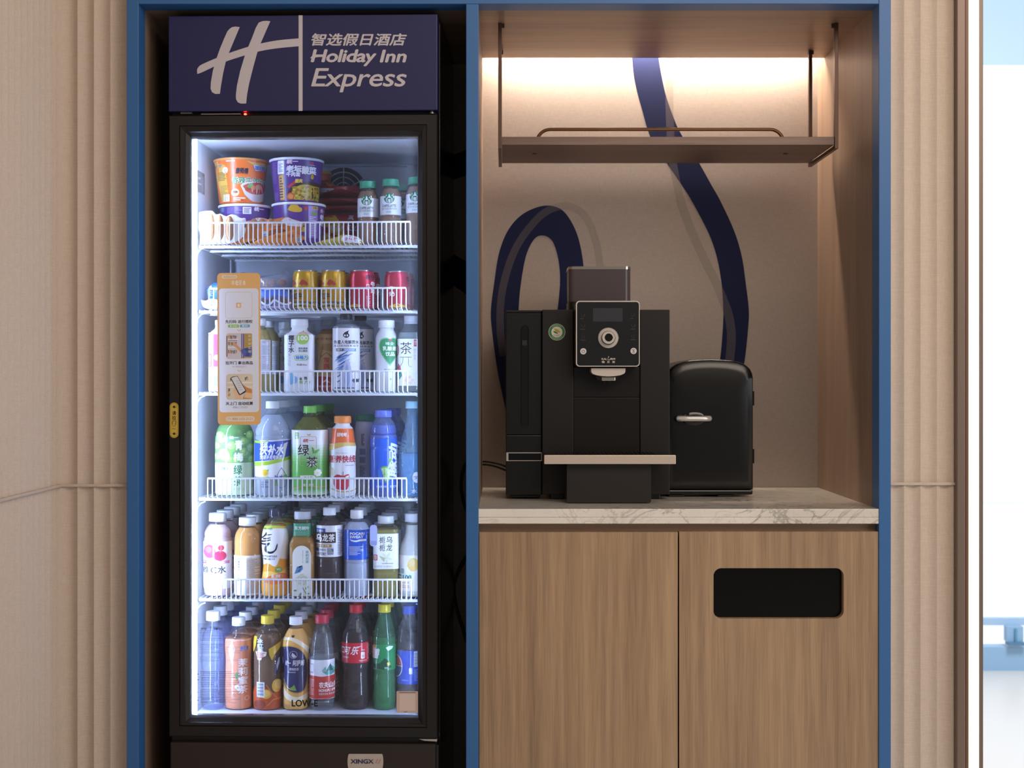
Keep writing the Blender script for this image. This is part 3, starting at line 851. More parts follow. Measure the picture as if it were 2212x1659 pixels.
# round fan guard on the back wall
fc = FL(742, 412, CYB); b = MB()
for r0, r1 in ((.058, .0615), (.045, .0475), (.032, .0345), (.019, .0215)): b.ring_y(fc.x, fc.z, CYB - .006, CYB - .001, r0, r1, P('#c3ccda', .4), 36)
b.disc_y(fc.x, fc.z, CYB - .0009, CYB - .0003, .06, P('#2b2d36', .6))
for a in range(6):
    t = a * PI / 3 + .5; b.tube([(fc.x + .01 * math.cos(t), CYB - .005, fc.z + .01 * math.sin(t)), (fc.x + .06 * math.cos(t), CYB - .005, fc.z + .06 * math.sin(t))], .0016, P('#c3ccda', .4), 6)
b.disc_y(fc.x, fc.z, CYB - .008, CYB - .001, .013, P('#c3ccda', .4)); b.build('fan_guard', lin_)
b = MB(); q = FL(700, 358, CYB); q2 = FL(880, 352, CYB); b.box(q.x, q2.x, CYB - .012, CYB - .0005, q.z - .004, q2.z, P('#aab4c6', .5)); b.build('air_duct', lin_)
# rating label on the side wall
b = MB(); zc_ = FL(441, 395, .12); b.box(CX0 + .0002, CX0 + .0008, .085, .150, zc_.z - .024, zc_.z + .024, P('#22242c', .4))
b.box(CX0 + .0008, CX0 + .001, .092, .112, zc_.z + .006, zc_.z + .010, P('#9aa3b4', .4)); b.box(CX0 + .0008, CX0 + .001, .092, .118, zc_.z - .006, zc_.z - .003, P('#9aa3b4', .4)); b.box(CX0 + .0008, CX0 + .001, .126, .144, zc_.z - .018, zc_.z + .016, P('#6d7586', .4))
b.build('rating_label', lin_)

# light tubes up both front edges and along the top
LED = EM('#c6dcff', 112)
lx0, lx1 = FX(411.5, .033), FX(425, .033)
b = MB(); b.box(lx0, lx1, .0312, .0355, CZ0 + .006, CZ1 - .004, LED); b.build('light_tube', fr)
b = MB(); b.box(FX(905, .033), FX(918, .033), .0312, .0355, CZ0 + .006, CZ1 - .004, LED); b.build('light_tube', fr)
b = MB(); b.box(lx1 + .01, CX1 - .02, .0312, .0355, CZ1 + .0015, CZ1 + .005, LED); b.build('light_tube', fr)

# door: mitred frame from nested rectangles, glass, print
def frame_loops(mb, x0, x1, z0, z1, loops, mat):
    vs = []
    for l, r, bo, t, y in loops: vs += [(x0 + l, y, z0 + bo), (x1 - r, y, z0 + bo), (x1 - r, y, z1 - t), (x0 + l, y, z1 - t)]
    fs = []
    for k in range(len(loops) - 1):
        for i in range(4): fs.append((4 * k + i, 4 * k + (i + 1) % 4, 4 * k + 4 + (i + 1) % 4, 4 * k + 4 + i))
    mb.add(vs, fs, mat)
def L4(v, y): return (v, v, v, v, y)
b = MB()
gl = FX(411, .012) - x0; gr = x1 - FX(903.5, .012); gb = FZ(1551, .012) - dz0; gt = dz1 - FZ(294.5, .012)
frame_loops(b, x0, x1, dz0, dz1, [L4(.006, .046), L4(0, .044), L4(0, .002), L4(.002, 0), L4(.0225, 0), L4(.0232, .0035), L4(.0245, .0035), L4(.0252, .0005),
    (gl - .010, gr - .010, gb - .010, gt - .010, .002), (gl - .008, gr - .008, gb - .008, gt - .008, .0045), (gl, gr, gb, gt, .0115), (gl, gr, gb, gt, .046), L4(.006, .046)], FRAME)
door = b.build('door', fr)
b = MB(); b.box(x0 + gl - .003, x1 - gr + .003, .0125, .0165, dz0 + gb - .003, dz1 - gt + .003, CLEAR('#f4f7ff', .014, .75, .01, True)); b.build('glass_pane', door)
# bright spacer edge of the double glazing
b = MB(); e0, e1, e2, e3 = x0 + gl, x1 - gr, dz0 + gb, dz1 - gt; SP = P('#8f97a5', .25, .9)
frame_loops(b, e0, e1, e2, e3, [L4(0, .0175), (.0025, .002, .0045, .0042, .0175), (.0025, .002, .0045, .0042, .030)], SP); b.build('glazing_edge', door)
GY = .0122                                            # print on the front of the glass
def gpt(view):
    ox, oy, s = view
    return lambda X, Y_, li: tuple(FL(ox + X / s, oy + Y_ / s, GY - .00005 * (li + 1)))
BLK = P('#0b0b0d', .5)
pr = Print(); pr.text('#0b0b0d', 'LOW-E', 630, 1511.5, 686.5, 1526.5, .035)
mb = MB(); pr.emit(mb, gpt((0, 0, 1))); mb.build('glass_lettering', door)
# clear sheet of small print low on the door
vE2 = (400, 1290, 1720 / 280)
pr = Print()
pr.rect(CLEAR('#e4ebff', .10, .6, .1), 98, 345, 745, 1500)
for y0_, y1_, n_ in ((440, 590, 7), (620, 760, 6), (790, 860, 4)): pr.lines('#55639a', 195, y0_, 520, y1_, n_, .24, y0_, (1, 2.2)); pr.lines('#5c5568', 535, y0_ + 40, 735, y1_, max(n_ - 2, 2), .24, y1_, (1, 2.2))
for y0_, y1_, n_ in ((985, 1055, 3), (1060, 1200, 6), (1225, 1330, 5), (1330, 1420, 4)):
    pr.lines('#4c5788', 205, y0_, 430, y1_, n_, .3, y0_ + 3, (1, 2.2)); pr.lines('#524c60', 450, y0_, 735, y1_, n_, .3, y0_ + 5, (1, 2.2)); pr.rect('#5a6484', 98, y1_ + 4, 745, y1_ + 6); pr.lines('#4c5788', 120, y0_ + 30, 180, y0_ + 50, 1, .6, y0_, (9, 16))
pr.text('#1d2748', 'XINGX', 205, 405, 285, 430, .02); pr.text('#1d2748', '温馨提示', 375, 405, 495, 435, .02)
mb = MB(); pr.emit(mb, gpt(vE2)); o = mb.build('instruction_film', door); o['label'] = 'clear film with rows of small print low on the glass'
# small square sticker in the corner of the glass
pr = Print(); pr.rr('#cbb2a6', 856.5, 1493, 903, 1540, 2); pr.lines('#6a5f60', 862, 1495, 898, 1497, 1, 1, 3, (2, 4)); pr.rect('#d8c4b9', 863, 1499, 897, 1535); pr.lines('#6a5f60', 873, 1537, 884, 1538.6, 1, 1, 5, (6, 9))
mb = MB(); pr.emit(mb, gpt((0, 0, 1))); o = mb.build('corner_sticker', door); o['label'] = 'small tan square sticker in the glass corner'
# yellow pull sticker on the frame
pr = Print((0, 0, 1))
pr.rr('#c9a63c', 366.6, 869.5, 385.6, 946, 9.2); pr.rr('#5a4a22', 368.2, 871.2, 384, 944.3, 7.8); pr.rr('#d2b045', 368.7, 871.7, 383.5, 943.8, 7.5)
K_ = '#221c10'
pr.vtext(K_, '请拉门', 371.8, 887, 380.4, 918, .03)
pr.rect(K_, 371.5, 919.6, 380, 920.4); pr.text(K_, 'PULL', 372.2, 924.6, 379.8, 927.4, .02)
for yy in (879, 937): pr.poly(K_, [(372, yy), (377, yy - 3.6), (377, yy + 3.6)]); pr.rect(K_, 376, yy - 1.8, 378.4, yy + 1.8); pr.rect('#6b5a2a', 379.2, yy - 2.4, 380.6, yy + 2.4)
mb = MB(); pr.emit(mb, lambda X, Y_, li: tuple(FL(X, Y_, -.0003 - .00005 * li))); o = mb.build('pull_sticker', door); o['label'] = 'yellow rounded pull-door sticker on the door frame'

# instruction card stuck to the glass
vC = (460, 580, 569 / 120)
CYD = .0108
def cpt(base):
    return lambda X, Y_, li: tuple(FL(460 + X / vC[2], 580 + Y_ / vC[2], CYD - .0009 - .00005 * (li + base)))
OR = '#f0bf80'
b = MB()
def cardpt(X, Y_): 
    p = FL(460 + X / vC[2], 580 + Y_ / vC[2], CYD); return (p.x, p.z)
cr = [cardpt(X, Y_) for X, Y_ in [(x_ + (y_ - 820) * .0045, y_ - (x_ - 268) * .008) for x_, y_ in rrect(47, 488, 46, 1602, 42, 8)]]
tl = lambda pts: [(x_ + (y_ - 820) * .0045, y_ - (x_ - 268) * .008) for x_, y_ in pts]
pn = [cardpt(X, Y_) for X, Y_ in tl(rrect(65, 470, 204, 1472, 34, 8))]
bm = bmesh.new()
for loop in (cr, pn):
    vv = [bm.verts.new((x_, CYD - .0008, z_)) for x_, z_ in loop]
    for i in range(len(vv)): bm.edges.new((vv[i], vv[(i + 1) % len(vv)]))
bmesh.ops.triangle_fill(bm, edges=bm.edges[:], use_beauty=True)
bm.verts.index_update()
b.add([v.co[:] for v in bm.verts], [[v.index for v in f.verts] for f in bm.faces], TRANSLU(OR, .10)); bm.free()
b.add([(x_, CYD - .0008, z_) for x_, z_ in pn], [tuple(range(len(pn)))], TRANSLU('#f0f2fb', .22))
card = b.build('instruction_card', fr); card['label'] = 'tall orange and white instruction card stuck on the glass'
def tl2(p): return p + [p[0], p[1]]
class CardPrint(Print):
    def emit(s, mb, fn, **k):
        s.sh = [(e[0], tl(e[1])) + tuple(e[2:]) for e in s.sh]; return Print.emit(s, mb, fn, **k)
def card_part(pr, name, base=0):
    mb = MB(); pr.emit(mb, cpt(base)); return mb.build(name, card)
pr = CardPrint()
pr.rr('#f1e6dc', 92, 66, 250, 102, 18); pr.text('#d9a983', 'A426554', 108, 72, 236, 97, .02)
card_part(pr, 'serial_number_field')
pr = CardPrint()
for i, (ch, xa_, xb2) in enumerate((('丰', 190, 226), ('e', 232, 262), ('足', 266, 300), ('食', 305, 340))): pr.text('#f4ece6', ch, xa_, 122, xb2, 172, .03)
card_part(pr, 'card_heading')
pr = CardPrint()
pr.stroke('#d9c79f', tl2(rrect(131, 401, 241, 507, 23)), 3)
pr.rr(OR, 240, 350, 290, 402, 4); pr.rr('#f2f2f4', 255, 360, 276, 394, 9)
card_part(pr, 'blank_code_frame')
GRY = '#a9abb9'
for t, y0_, y1_, t2, x0_, x1_, y2_ in (('先扫码 进行授权', 526, 562, '', 0, 0, 0), ('拉开门 拿出商品', 948, 984, '“Hi”声后拉开门', 194, 344, 994), ('关上门 自动结算', 1364, 1400, '请确认门已关闭', 200, 350, 1410)):
    pr = CardPrint(); pr.text('#3a3b45', t, 128, y0_, 408, y1_, .035)
    if t2: pr.text(GRY, t2, x0_, y2_, x1_, y2_ + 22, .005)
    else:
        pr.rr('#8fce6a', 156, 574, 268, 604, 8); pr.ell('#eaf4e4', 184, 589, 9, n=14); pr.lines('#cfe8bf', 200, 582, 250, 596, 1, 1, 2, (9, 12))
        pr.rr('#79b4e4', 276, 574, 380, 604, 8); pr.rr('#e6f0fa', 302, 580, 318, 598, 3); pr.lines('#c3dcf2', 324, 582, 356, 596, 1, 1, 4, (9, 12))
    if y0_ < 1000: y_ = 632 if y0_ < 600 else 1048; pr.stroke(OR, [(250, y_ - 8), (268, y_ + 8), (286, y_ - 8)], 7)
    card_part(pr, 'card_caption')
pr = CardPrint(); pr.rr('#e8d2a8', 136, 662, 404, 924, 30); pr.rr('#d5d3e6', 140, 666, 400, 920, 28)
pr.rect('#5a4d52', 140, 690, 148, 900); pr.rect('#b59a63', 318, 668, 398, 915); pr.rect('#6c63a8', 290, 668, 318, 918); pr.rect('#c9c7ea', 300, 668, 306, 918)
rr_ = random.Random(3)
for y_ in (680, 745, 830):
    for i in range(14): pr.rect(rr_.choice(('#a4486a', '#c96b3f', '#7b9a4a', '#5c5f9e', '#d9b040', '#8a3c4a')), 155 + i * 6.4, y_ + rr_.random() * 10, 160 + i * 6.4, y_ + 26 + rr_.random() * 20)
pr.rect('#efeef8', 150, 722, 262, 732); pr.rect('#efeef8', 150, 800, 262, 812); pr.rect('#8d86c8', 160, 732, 250, 740)
pr.poly('#d8a98f', [(200, 760), (222, 752), (256, 790), (300, 836), (282, 860), (240, 812), (214, 796)]); pr.poly('#5a6bb8', [(282, 838), (306, 824), (356, 862), (398, 800), (400, 890), (380, 905), (320, 900), (300, 870)]); pr.poly('#4554a0', [(340, 866), (370, 850), (380, 900), (330, 902)])
for i in range(5): pr.lines('#e7d7ae', 362, 680 + i * 40, 394, 706 + i * 40, 3, .5, i, (8, 18))
mb = MB(); pr.emit(mb, cpt(20)); mb.build('photo_of_open_door', card)
pr = CardPrint(); pr.rr('#e8d2a8', 138, 1080, 404, 1340, 30); pr.rr('#e3d9cc', 142, 1084, 400, 1336, 28)
for i in range(30):
    x_, y_ = 150 + rr_.random() * 236, rr_.choice((1100, 1225, 1268)) + rr_.random() * 24
    if 190 < x_ < 300: continue
    pr.rect(rr_.choice(('#7a5a52', '#c28a4a', '#d8b278', '#8a7f9a', '#a85a4a', '#6f7d6a')), x_, y_, x_ + 14, y_ + 26)
pr.rect('#f3ede4', 142, 1162, 400, 1176); pr.rect('#f3ede4', 142, 1208, 400, 1218)
pr.poly('#efc6a6', [(205, 1240), (222, 1200), (280, 1300), (300, 1337), (232, 1337)]); pr.poly('#d9985f', [(305, 1192), (350, 1220), (398, 1240), (398, 1336), (300, 1336), (322, 1290), (340, 1262), (318, 1220)])
pr.poly('#f0c9a6', [(330, 1268), (398, 1280), (398, 1330), (318, 1322)]); pr.stroke('#c07f4c', [(318, 1204), (352, 1228), (392, 1244)], 4); pr.stroke('#c07f4c', [(322, 1222), (352, 1244), (392, 1262)], 4)
pr.poly('#30303a', [(178, 1120), (200, 1106), (250, 1100), (338, 1250), (330, 1270), (276, 1298), (262, 1290)]); pr.poly('#dfe3ee', [(186, 1122), (204, 1112), (214, 1116), (232, 1106), (248, 1106), (330, 1250), (274, 1288)])
for i in range(5): pr.lines('#b7bccb', 236 + i * 8, 1150 + i * 22, 272 + i * 8, 1158 + i * 22, 1, .7, i, (10, 20))
mb = MB(); pr.emit(mb, cpt(20)); mb.build('photo_of_phone', card)
pr = CardPrint(); pr.rr('#f1e4d8', 126, 1514, 424, 1566, 26); pr.ring('#d9a06f', 164, 1540, 9, 12, 20); pr.rect('#f1e4d8', 156, 1545, 172, 1554); pr.text('#d9a06f', '400-103-2121', 192, 1527, 406, 1554, .02)
mb = MB(); pr.emit(mb, cpt(0)); mb.build('phone_number_field', card)

# sign box on top
b = MB(); b.box(x0, x1, -.004, .0495, hz0 + .0005, hz1, P('#1f2050', .42, 0, .45)); sign = b.build('sign_panel', fr, bev=.0015)
v1 = (270, 0, 2212 / 770)
OFFW = '#c4bbbf'
pr = Print()
stem1 = [(650, 178), (665, 168), (685, 165), (712, 168), (644, 330), (626, 380), (610, 450), (596, 530), (589, 582), (560, 583), (540, 572), (531, 550), (533, 510), (545, 440), (568, 362), (590, 300), (615, 240), (635, 195)]
stem2 = [(812, 172), (830, 140), (853, 131), (880, 129), (902, 132), (842, 268), (822, 322), (795, 420), (770, 520), (757, 590), (752, 642), (720, 643), (700, 635), (689, 615), (688, 590), (695, 530), (715, 440), (745, 340), (765, 290), (790, 230)]
cb = [((447, 432), (448, 459)), ((462, 409), (475, 450)), ((500, 389), (520, 429)), ((568, 360), (590, 396)), ((643, 330), (660, 370)), ((765, 290), (780, 333)), ((842, 270), (850, 315)), ((950, 250), (950, 299)), ((1079, 238), (1079, 287))]
pr.poly(OFFW, stem1); pr.poly(OFFW, stem2); band(pr, OFFW, dense([c[0] for c in cb], 4), dense([c[1] for c in cb], 4)); pr.rect(OFFW, 1077.5, 95, 1102, 688)
fs = lambda X, Y_, li: tuple(FL(v1[0] + X / v1[2], v1[1] + Y_ / v1[2], -.0043 - .00005 * li))
mb = MB(); pr.emit(mb, fs); mb.build('sign_logo', sign)
pr = Print(); pr.text(OFFW, '智选假日酒店', 1155, 206, 1750, 284, .03, .22)
mb = MB(); pr.emit(mb, fs); mb.build('sign_lettering', sign)
pr = Print(); pr.text(OFFW, 'Holiday', 1152, 306, 1562, 411, .035, .2, 0, .94); pr.text(OFFW, 'Inn', 1580, 308, 1748, 388, .035, .2); pr.poly(OFFW, [(1148, 362), (1158, 350), (1215, 340), (1212, 352)])
mb = MB(); pr.emit(mb, fs); mb.build('sign_lettering', sign)
pr = Print(); pr.text(OFFW, 'Express', 1155, 423, 1748, 573, .012, .22, 0, .95)
mb = MB(); pr.emit(mb, fs); mb.build('sign_lettering', sign)
# strip between sign and door: hinge plate, catch, pilot light
gz0, gz1 = FZ(247, .01), FZ(240.5, .01)
b = MB(); b.box(x0 + .004, x1 - .004, .018, .0478, gz0 - .001, gz1, P('#0a0908', .5)); gap = b.build('control_strip', fr)
b = MB(); q = FL(390, 244, .006); q2 = FL(414, 242.6, .006); b.box(q.x, q2.x, .006, .02, q2.z - .003, q2.z, P('#8d8781', .4, .5)); q = FL(434, 250, .006); q2 = FL(519, 248.4, .006); b.box(q.x, q2.x, .007, .018, gz0, gz0 + .0022, P('#a39c95', .4, .5)); b.build('metal_bracket', gap)
b = MB(); q = FL(529, 246, .008); b.ell((q.x, .012, q.z), .0032, .003, .0022, EM('#ff2a1a', 22), 14, 10); b.build('pilot_light', gap)
b = MB(); q = FL(933, 244, .012); b.lathe([(.006, gz0), (.006, gz0 + .002), (.004, gz0 + .002), (.004, gz1)], P('#9a948e', .3, .8), 16, cx=q.x, cy=.012); b.build('hinge_pin', gap)
# bottom: gap, kick panel with badge
b = MB(); b.box(x0 + .003, x1 - .003, .016, .047, kz1 - .004, dz0 - .0005, P('#0a0908', .5)); b.build('lower_strip', fr)
b = MB(); q = FL(905, 1597, .004); q2 = FL(944, 1597, .004); pz = FZ(1594.5, .004)
b.add([(q.x, .003, pz), (q.x + .012, .003, pz - .0035), (q2.x, .003, pz - .005), (q2.x, .003, pz), (q.x, .016, pz), (q.x + .012, .016, pz - .0035), (q2.x, .016, pz - .005), (q2.x, .016, pz)],
      [(0, 1, 2, 3), (7, 6, 5, 4), (0, 4, 5, 1), (1, 5, 6, 2), (2, 6, 7, 3), (3, 7, 4, 0)], P('#b5aea6', .35, .4)); b.build('lower_hinge', fr)
b = MB(); b.box(x0 + .001, x1 - .004, .004, .0475, .05, kz1, P('#2a211d', .34, .1)); kick = b.build('kick_panel', fr, bev=.004, seg=3)
b = MB(); b.box(x1 - .0035, x1 + .0015, .012, .0475, .05, kz1 - .004, BODY)
b.build('side_strip', fr)
for xx in (x0 + .04, x1 - .06):
    for yy in (.09, .48): b = MB(); b.box(xx, xx + .03, yy, yy + .03, 0, .03, BODY); b.build('foot', fr)
pr = Print(); vb = (700, 1540, 2212 / 260)
edge = [(462, 752), (1062, 752)] + [(1062 + 28 * math.sin(t), 752 + 280 * (1 - math.cos(t)) / 2) for t in [PI * i / 16 for i in range(1, 17)]] + [(462, 1032)] + [(462 - 28 * math.sin(t), 1032 - 280 * (1 - math.cos(t)) / 2) for t in [PI * i / 16 for i in range(1, 16)]]
fb = lambda d: (lambda X, Y_, li: tuple(FL(700 + X / vb[2], 1540 + Y_ / vb[2], .004 - d - .00005 * li)))
b = MB(); e = [FL(700 + X / vb[2], 1540 + Y_ / vb[2], .0035) for X, Y_ in edge]; b.prism([(v.x, v.z) for v in e][::-1], .0015, .0045, P('#b9ada2', .3)); badge = b.build('badge', kick, bev=.0006)
pr.text('#2c3358', 'XINGX', 486, 850, 912, 934, .05); pr.poly('#c2403a', [(872, 884), (884, 852), (914, 850), (896, 872), (876, 890)])
for dx in (0, 50):
    for i, (X, Y_) in enumerate(((985, 852), (970, 866), (965, 885), (978, 880), (958, 905), (975, 900), (950, 918), (970, 920), (992, 862))): pr.ell('#c2504a', X + dx * .95, Y_ + dx * .12, 6, 4.5, 8)
mb = MB(); pr.emit(mb, fb(.0031)); mb.build('badge_lettering', badge)

# wire shelves with front guards
SZ = []
WR = .0034
def shelf(py, gtop, gx0, gx1, bars):
    y = .092; zc_ = FZ(py, y); SZ.append(zc_ + .0052)
    b = MB(); x_0, x_1 = CX0 + .004, CX1 - .004
    b.tube([(x_0 + .001, y, zc_), (x_1, y, zc_)], .0034, WHITE, 10)
    for yy in (.185, .30, .44): b.tube([(x_0, yy, zc_ - .001), (x_1, yy, zc_ - .001)], .0032, WHITE, 8)
    for xx in (x_0, x_1): b.tube([(xx, y, zc_), (xx, .445, zc_)], .003, WHITE, 8)
    n = 46
    for i in range(n + 1):
        xx = x_0 + (x_1 - x_0) * i / n; b.tube([(xx, y - .001, zc_ + .0037), (xx, .444, zc_ + .0037)], .0014, WHITE, 6)
    s = b.build('wire_shelf', fr)
    b = MB(); gy = .058; ax, bx_ = FX(gx0, gy), FX(gx1, gy); zt_ = FZ(gtop, gy, 660); zb_ = zc_ + .0035
    b.tube([(ax, gy, zt_), (bx_, gy, zt_ + .0012)], .0021, WHITE, 8)
    for i in range(bars):
        xx = ax + (bx_ - ax) * i / (bars - 1); b.tube([(xx, gy, zt_), (xx, gy, zb_ + .008), (xx, gy + .002, zb_ + .0045), (xx, y - .003, zb_ - .0005)], .00145, WHITE, 6)
    b.build('front_guard', s)
    for sx, xx in ((1, CX0 + .0005), (-1, CX1 - .0035)):
        b = MB(); b.add([(xx, .066, zc_ - .0035), (xx + .003, .066, zc_ - .0035), (xx, .066, zc_ - .03), (xx + .003, .066, zc_ - .03), (xx, .09, zc_ - .0035), (xx + .003, .09, zc_ - .0035), (xx, .07, zc_ - .03), (xx + .003, .07, zc_ - .03)],
              [(0, 2, 3, 1), (4, 5, 7, 6), (0, 1, 5, 4), (2, 6, 7, 3), (0, 4, 6, 2), (1, 3, 7, 5)], WHITE)
        t0 = xx + (.0015 if sx > 0 else .0015)
        b.tube([(t0 + sx * .001, .07, zc_ - .026), (t0 + sx * .003, .07, zc_ - .016), (t0 + sx * .010, .07, zc_ - .007), (t0 + sx * .02, .07, zc_ - .0032)], .0011, WHITE, 6)
        b.build('shelf_clip', s)
    return s
shelf(533, 481, 455, 886, 43)
shelf(674, 623.5, 451.5, 877, 43)
shelf(851.5, 802.5, 452, 880, 43)
shelf(1079, 1034, 449, 878, 43)
shelf(1296.5, 1252.5, 459, 888, 43)
SZ.append(CZ0 + .0002)

# ================================================================ goods in the fridge
CLR = CLEAR('#fbfcfe', .03)
def LIQ(h, op): return CLEAR(h, op, .2, .15)
CAPW = P('#eef1f5', .35)
def smooth_prof(p):
    return [(a, max(b, 0)) for a, b in dense(p, 3)]
class Carrier: pass
ORD = ['second', 'third', 'fourth', 'fifth']
def bottle(name, label, cat, sh, view, cx, prof, cap, body, liquid=None, bands=(), pr=None, front=.102, ex=2, turn=None, flutes=None, group=None, yc=None, overcap=None):
    """prof [(view y, half width)] from under the cap down; cap (y0, y1, half width, material); bands [(y0, y1, colour)]"""
    ox, oy, s = view
    if yc is None: yc = front + max(w for _, w in prof) / s / 950
    pxc = ox + cx / s; K = KL(pxc, yc) * s; bz = SZ[sh - 1]; x = FX(pxc, yc)
    zo = lambda Y: FZ(oy + Y / s, yc, pxc) - bz
    pts = [(w * .978 / K, zo(Y)) for Y, w in prof][::-1]
    pts = [p for p in pts if p[1] > .014]
    rl = pts[0][0]
    pts = smooth_prof([(rl * .985, .007)] + pts)
    pts = [(rl * .80, 0), (rl * .93, .0015)] + pts
    if turn is None:
        wx = (FM @ Vector((x, yc, 0)))
        rz = math.atan2(-wx.x, 3 + wx.y) - FA
    else: rz = math.radians(turn)
    root = empty(name, label, cat, (x, yc, bz), rz, group); INF.append(root)
    def R(z):
        for (r0, z0), (r1, z1) in zip(pts, pts[1:]):
            if z0 <= z <= z1: return r0 + (r1 - r0) * (z - z0) / ((z1 - z0) or 1)
        return pts[-1][0] if z > pts[-1][1] else pts[0][0]
    fz_ = (zo(flutes[2]), zo(flutes[1])) if flutes else None
    MB().lathe(pts, body, 96 if flutes else 40, ex, flutes=(flutes[0], .02) if flutes else None, fz=fz_).build('body', root)
    if liquid:
        m, top = liquid; zt = zo(top)
        lp = [(max(r - .0011, .001), max(z, .0015)) for r, z in pts if z < zt]; lp.append((max(R(zt) - .0011, .001), zt))
        MB().lathe(lp, m, 40, ex).build('drink', root)
    if cap:
        a, b_, w, m = cap; r = w / K; z0, z1 = zo(b_), zo(a)
        cb_ = MB().lathe([(r * .96, z0), (r, z0 + .0004), (r, z0 + .0028), (r * .95, z0 + .003), (r * .95, z0 + .0038), (r, z0 + .004), (r * .975, z1 - .0014), (r * .93, z1 - .0003), (r * .80, z1)], m, 72, flutes=(36, .012), fz=(z0 + .0039, z1 - .001))
        cb_.build('cap', root)
    if overcap:
        a, b_, w, m = overcap; MB().lathe([(w * 1.02 / K, zo(b_)), (w / K, zo(b_) + .004), (w * .97 / K, zo(a) - .003), (w * .9 / K, zo(a))], m, 40).build('outer_cap', root)
    if bands or pr:
        mb = MB()
        for y0, y1, c in bands:
            za, zb = max(zo(y1), .003), zo(y0); zs = sorted(set([za, zb] + [z for r, z in pts if za < z < zb]))
            n = 40
            mb.lathe([(R(z) + .0004, z) for z in zs], P(c, .2) if isinstance(c, str) else c, 40, ex, cap0=False, cap1=False)
        if pr:
            def fn(X, Y, li):
                xx = (X - cx) / K; z = min(max(zo(Y), .002), pts[-1][1]); r = R(z)
                xx = max(-.985 * r, min(.985 * r, xx)); y = -(r ** ex - abs(xx) ** ex) ** (1 / ex)
                f = 1 + (.0008 + .00005 * li) / r
                return (xx * f, y * f, z)
            mw = max(w for _, w in prof)
            pr.emit(mb, fn, cut=(mw / 10, 22), rough=.2)
        mb.build('label', root)
    root['_k'] = K
    return root
def files(root, n, dy, what, dx=0, first=0):
    for i in range(n):
        r = dup(root, dx * (i + 1), dy * (i + 1), 0, what.split(' on the ')[0] + ', ' + ORD[i + first] + ' from the glass')
        INF.append(r)
A1 = (400, 280, 2212 / 520); B1 = (400, 560, 2212 / 520); C1 = (400, 840, 2212 / 520); D1 = (400, 1070, 2212 / 520); E1 = (400, 1290, 3.95)

# ---------------------------------------------------------------- bottom of the fridge (6)
pr = Print(); pr.lines('#c9d6f2', 150, 560, 290, 640, 4, .4, 5)
r = bottle('water_bottle', 'blue-tinted clear bottle with white cap beside the light tube, fridge floor front', 'bottle', 6, E1, 239,
    [(195, 44), (215, 40), (238, 46), (270, 72), (320, 92), (400, 100), (560, 100), (640, 94), (720, 99), (985, 100)], (117, 195, 60, CAPW), CLEAR('#f7faff', .06), (LIQ('#eef3ff', .06), 260), front=.099, group='drinks on the fridge floor')
files(r, 3, .072, 'blue-tinted clear bottle with white cap on the fridge floor')
pr = Print()
pr.rect('#e9895a', 478, 495, 535, 800)
pr.vtext('#fbe9dd', '茉莉蜜茶', 452, 500, 532, 800, .04, .06, ('#e07a48', .03))
pr.text('#5a5fb0', '康师傅', 468, 395, 536, 440, .03, .1, out=('#f3ece8', .04)); pr.stroke('#f2d9c8', [(350, 352), (380, 346), (420, 352), (460, 346), (500, 352), (560, 346)], 5)
pr.stroke('#f2d9c8', [(350, 962), (400, 968), (460, 962), (520, 968), (565, 962)], 5); pr.ell('#f6efe2', 445, 740, 22, 18); pr.ell('#f6efe2', 458, 760, 18, 15); pr.ell('#f2d06a', 448, 748, 7); pr.poly('#f4c7a6', [(400, 360), (430, 420), (400, 560), (372, 420)])
pr.ring('#f3dccb', 524, 840, 16, 20); pr.poly('#7fae6a', [(425, 640), (445, 610), (455, 650), (440, 690)])
r = bottle('tea_bottle', 'orange peach tea bottle with white cap, fridge floor front file', 'bottle', 6, E1, 457,
    [(238, 48), (262, 52), (300, 78), (335, 108), (370, 116), (430, 117), (520, 111), (640, 113), (760, 116), (985, 116)], (168, 238, 57, CAPW), CLR, (LIQ('#b5734a', .85), 330),
    [(338, 972, '#e7946a')], pr, front=.10, group='drinks on the fridge floor')
files(r, 3, .073, 'orange peach tea bottle with white cap on the fridge floor')
pr = Print()
pr.poly('#d9b93a', [(712, 420), (815, 365), (822, 400), (760, 470), (740, 520), (716, 470)]); pr.poly('#d9b93a', [(582, 320), (620, 318), (606, 400), (584, 470)]); pr.poly('#3b4172', [(768, 560), (790, 490), (806, 470), (812, 530), (800, 580), (776, 650), (762, 610)]); pr.poly('#d5d5e4', [(775, 555), (792, 505), (802, 500), (800, 545), (778, 610)])
pr.vtext('#d8dce9', '冰红茶', 618, 335, 668, 450, .05, .02, ('#5b6bb0', .05)); pr.poly('#d9cfc6', [(606, 445), (650, 436), (696, 445), (690, 478), (660, 490), (650, 515), (622, 512), (616, 480)]); pr.lines('#b5485a', 618, 452, 684, 500, 4, .5, 8, (6, 14))
pr.poly('#b9562f', [(582, 800), (600, 740), (650, 720), (690, 740), (720, 800), (760, 790), (818, 780), (822, 930), (700, 955), (590, 950)]); pr.ell('#e3b24a', 780, 735, 42, 55); pr.ell('#edcf77', 790, 725, 28, 40); pr.ell('#dba33f', 690, 800, 48, 40); pr.ell('#e8bf5f', 690, 795, 34, 28); pr.stroke('#c9703a', [(690, 720), (730, 780), (800, 860)], 10); pr.stroke('#d98a4a', [(700, 900), (750, 850), (815, 845)], 8); pr.ell('#8a3f2a', 640, 890, 48, 40)
pr.rect('#d9dce2', 615, 700, 678, 828)
for i in range(16): pr.rect('#55585f', 622, 706 + i * 7, 670, 706 + i * 7 + (2 + (i * 7) % 4))
